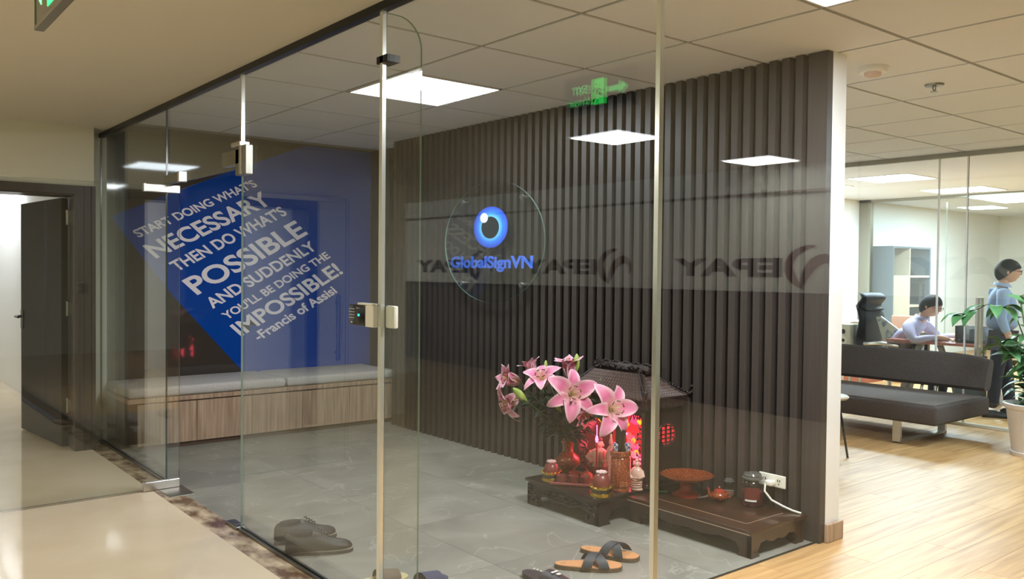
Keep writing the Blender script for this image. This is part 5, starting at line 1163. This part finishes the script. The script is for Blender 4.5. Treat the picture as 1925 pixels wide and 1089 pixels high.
def face_bits(t, c, R_, glasses=True):
    c = Vector(c); P_ = lambda x, y, z: R_ @ Vector((x, y, z)) + c
    m = MB()
    for s in (-1, 1): m.ball(P_(0.088, s * 0.031, 0.006), 0.008, 0.012, 0.007, 8, 6)
    obj('eyes', m, hole_m, t, smooth='all')
    obj('eyebrows', MB().tube([P_(0.092, 0.016, 0.028), P_(0.088, 0.044, 0.028)], 0.004, 5).tube([P_(0.092, -0.016, 0.028), P_(0.088, -0.044, 0.028)], 0.004, 5), hair_m, t)
    obj('mouth', MB().tube([P_(0.093, 0.022, -0.054), P_(0.102, 0, -0.054), P_(0.093, -0.022, -0.054)], 0.0035, 5), mat('lips', (166, 96, 88), 0.5), t)
    if glasses:
        m = MB()
        for s in (-1, 1):
            m.tube([P_(0.106, s * 0.033 + 0.026 * math.cos(a), 0.004 + 0.018 * math.sin(a)) for a in [2 * PI * i / 14 for i in range(15)]], 0.0025, 5); m.tube([P_(0.104, s * 0.06, 0.008), P_(0.0, s * 0.082, 0.012)], 0.0025, 5)
        m.tube([P_(0.107, -0.008, 0.006), P_(0.107, 0.008, 0.006)], 0.0025, 5); obj('glasses', m, black_metal, t)
    # hair cap: short, fringe forward, cropped nape
    mb = MB(); n, m_ = 26, 12; rings = []
    for k in range(m_ + 1):
        u = k / m_; ring = []
        for i in range(n):
            ph = 2 * PI * i / n; low = 0.42 if math.cos(ph) > 0.45 else (0.10 if abs(math.cos(ph)) <= 0.45 else -0.55); 
            lowz = -0.30 + 0.68 * max(0, math.cos(ph) - 0.1) ** 0.45 - 0.50 * max(0, -math.cos(ph)) ** 0.6
            th_end = math.acos(max(-1, min(1, lowz))); th = th_end * u; s = max(0.001, math.sin(th)); z = math.cos(th)
            thick = 1.10 + 0.022 * math.sin(5 * ph + 3 * u) + 0.012 * math.sin(17 * ph) * u - 0.05 * u ** 3; s *= 1 + 0.05 * max(0, math.cos(ph)) * u
            ring.append(R_ @ Vector((s * math.cos(ph) * 0.102 * thick - 0.003, s * math.sin(ph) * 0.079 * thick, z * 0.122 * (1.12 + 0.02 * math.sin(4 * ph)))) + c)
        rings.append(ring)
    inner = [[(p - c) * 0.9 + c for p in rings[-1]]]
    obj('hair', mb.loft(rings + inner), hair_m, t, smooth='all')
def hand(mb_parts, wrist, d, palm_n, curl=0.5, s=1.0):
    """palm and five tapering fingers as one chain set added to a mesh builder"""
    w_, d, nrm = Vector(wrist), Vector(d).normalized(), Vector(palm_n).normalized(); side = d.cross(nrm).normalized(); m = mb_parts
    m.loft([[w_ + d * (L * s) + side * (hw * s * math.cos(a)) + nrm * (ht * s * math.sin(a)) for a in [2 * PI * i / 10 for i in range(10)]] for L, hw, ht in ((-0.01, .024, .019), (.02, .034, .016), (.06, .042, .015), (.09, .041, .012))])
    for i, (off, ln_) in enumerate(((-.031, .066), (-.011, .076), (.010, .072), (.030, .056))):
        b_ = w_ + d * .082 * s + side * off * s; pts_ = [b_]; a = 0.15
        for j in range(3): a += curl * 0.55; b_ = b_ + (d * math.cos(a) + nrm * math.sin(a)) * ln_ * s * (0.42, .32, .26)[j]; pts_.append(b_)
        m.tube(pts_, [.0095 * s, .0088 * s, .0078 * s, .0062 * s], 8)
    b_ = w_ + d * .02 * s - side * .03 * s; m.tube([b_, b_ + (d * .6 - side * .8 + nrm * .3) * .035 * s, b_ + (d * 1.0 - side * 1.0 + nrm * .7) * .05 * s], [.012 * s, .0105 * s, .008 * s], 8)

def person_seated(loc, rz, K):
    t = thing('person', 'person in a lavender shirt seated writing at the desk', 'person', loc, rz); t.scale = (K, K * 0.95, 1)
    hip, chest, neck = (0, 0, 0.53), (0.17, 0, 0.84), (0.25, 0, 0.99); hc = Vector((0.345, 0, 1.135)); pit = math.radians(20)
    J = [(0, 0, 0.53, .13, .10), (0.25, 0, 0.99, .05, .05), (0.30, 0, 1.06, .048, .048)]
    body = grow('body', [(0.22, 0, 0.90, .06), (0.26, 0, 1.0, .052), (0.31, 0, 1.08, .05)], [(0, 1), (1, 2)], skin_m, 0, 2, t)
    hm, R_ = head_verts(hc, pit)
    for s in (-1, 1): hand(hm, (0.60, s * 0.17, 0.775), (0.9, -s * 0.35, -0.05), (0, 0, -1), 0.45); hm.tube([(0.50, s * 0.215, 0.79), (0.60, s * 0.17, 0.775)], [.033, .026], 8)
    merge_skin(body, hm); face_bits(t, hc, R_)
    # shirt: torso and sleeves
    J = [(-0.02, 0, 0.55, .135, .12), (0.05, 0, 0.70, .15, .125), (0.14, 0, 0.84, .165, .13), (0.21, 0, 0.945, .10, .09), (0.25, 0, 0.995, .06, .058)]
    E_ = [(0, 1), (1, 2), (2, 3), (3, 4)]
    for s in (-1, 1):
        b0 = len(J); J += [(0.20, s * 0.19, 0.90, .068), (0.27, s * 0.27, 0.80, .056), (0.32, s * 0.29, 0.74, .05), (0.42, s * 0.26, 0.775, .043), (0.53, s * 0.20, 0.785, .036)]
        E_ += [(3, b0), (b0, b0 + 1), (b0 + 1, b0 + 2), (b0 + 2, b0 + 3), (b0 + 3, b0 + 4)]
    grow('shirt', J, E_, shirt_lav, 0, 2, t)
    obj('collar', MB().loft([[Vector((0.245 + dz_ * 0.5 + r_ * math.cos(a), r_ * math.sin(a), 0.985 + dz_ + 0.015 * -math.cos(a))) for a in [2 * PI * i / 18 for i in range(18)]] for r_, dz_ in ((.075, 0), (.066, .035), (.058, .03))], caps=False), shirt_lav, t, smooth='all')
    J = [(-0.02, 0, 0.53, .125, .11)]; E_ = []
    for s in (-1, 1):
        b0 = len(J); J += [(0.05, s * 0.10, 0.53, .085), (0.40, s * 0.12, 0.53, .068), (0.46, s * 0.12, 0.50, .062), (0.44, s * 0.12, 0.28, .052), (0.42, s * 0.12, 0.09, .044)]
        E_ += [(0, b0), (b0, b0 + 1), (b0 + 1, b0 + 2), (b0 + 2, b0 + 3), (b0 + 3, b0 + 4)]
    grow('trousers', J, E_, trouser_m, 0, 2, t)
    for s in (-1, 1): obj('shoe', MB().loft([[Vector((x, s * 0.12 + w_ * math.cos(a), max(0, h * math.sin(a)))) for a in [2 * PI * i / 12 for i in range(12)]] for x, w_, h in ((0.35, .03, .06), (0.38, .045, .08), (0.46, .045, .08), (0.54, .05, .05), (0.60, .03, .03), (0.62, .005, .01))]), shoe_black, t, smooth='all')
    return t
def person_standing(loc, rz, K, H=1.66):
    t = thing('person', 'person in a pale blue shirt and dark trousers standing behind the plant', 'person', loc, rz); q_ = H / 1.72; t.scale = (K, K * 0.95, q_)
    hc = Vector((0.045, 0, 1.60)); body = grow('body', [(0, 0, 1.40, .06), (0.005, 0, 1.46, .052), (0.02, 0, 1.54, .05)], [(0, 1), (1, 2)], skin_m, 0, 2, t)
    hm, R_ = head_verts(hc, math.radians(6))
    for s in (-1, 1): hand(hm, (0.06, s * 0.235, 0.82), (0.15, -s * 0.05, -1), (0, -s, 0), 0.35); hm.tube([(0.02, s * 0.245, 0.95), (0.06, s * 0.235, 0.82)], [.032, .025], 8)
    merge_skin(body, hm); face_bits(t, hc, R_)
    J = [(0, 0, 0.93, .125, .155), (0.01, 0, 1.10, .12, .15), (0.0, 0, 1.27, .135, .165), (0, 0, 1.39, .10, .11), (0.0, 0, 1.45, .06, .06)]; E_ = [(0, 1), (1, 2), (2, 3), (3, 4)]
    for s in (-1, 1):
        b0 = len(J); J += [(-0.005, s * 0.185, 1.36, .064), (-0.02, s * 0.235, 1.20, .054), (-0.03, s * 0.25, 1.10, .046), (0.02, s * 0.245, 0.93, .038)]
        E_ += [(3, b0), (b0, b0 + 1), (b0 + 1, b0 + 2), (b0 + 2, b0 + 3)]
    grow('shirt', J, E_, shirt_blue, 0, 2, t)
    obj('collar', MB().loft([[Vector((0.005 + r_ * math.cos(a), r_ * math.sin(a), 1.435 + dz_ - 0.015 * math.cos(a))) for a in [2 * PI * i / 18 for i in range(18)]] for r_, dz_ in ((.078, 0), (.066, .035), (.058, .03))], caps=False), shirt_blue, t, smooth='all')
    J = [(0, 0, 0.93, .12, .15)]; E_ = []
    for s in (-1, 1):
        o_ = 0.10 if s > 0 else -0.07; b0 = len(J); J += [(0, s * 0.09, 0.86, .09), (o_ * 0.6, s * 0.10, 0.50, .066), (o_ * 0.8, s * 0.10, 0.30, .06), (o_, s * 0.10, 0.09, .052)]
        E_ += [(0, b0), (b0, b0 + 1), (b0 + 1, b0 + 2), (b0 + 2, b0 + 3)]
    grow('trousers', J, E_, trouser_m, 0, 2, t)
    for s in (-1, 1):
        o_ = 0.10 if s > 0 else -0.07
        obj('shoe', MB().loft([[Vector((o_ + x, s * 0.10 + w_ * math.cos(a), max(0, h * math.sin(a)))) for a in [2 * PI * i / 12 for i in range(12)]] for x, w_, h in ((-0.08, .03, .06), (-0.05, .045, .08), (0.03, .045, .08), (0.12, .05, .05), (0.18, .03, .03), (0.2, .005, .01))]), shoe_black, t, smooth='all')
    return t
person_seated((10.05, 5.02, 0), math.radians(-90), 1.15)
person_standing((9.74, 3.74, 0), math.radians(-62), 1.15)
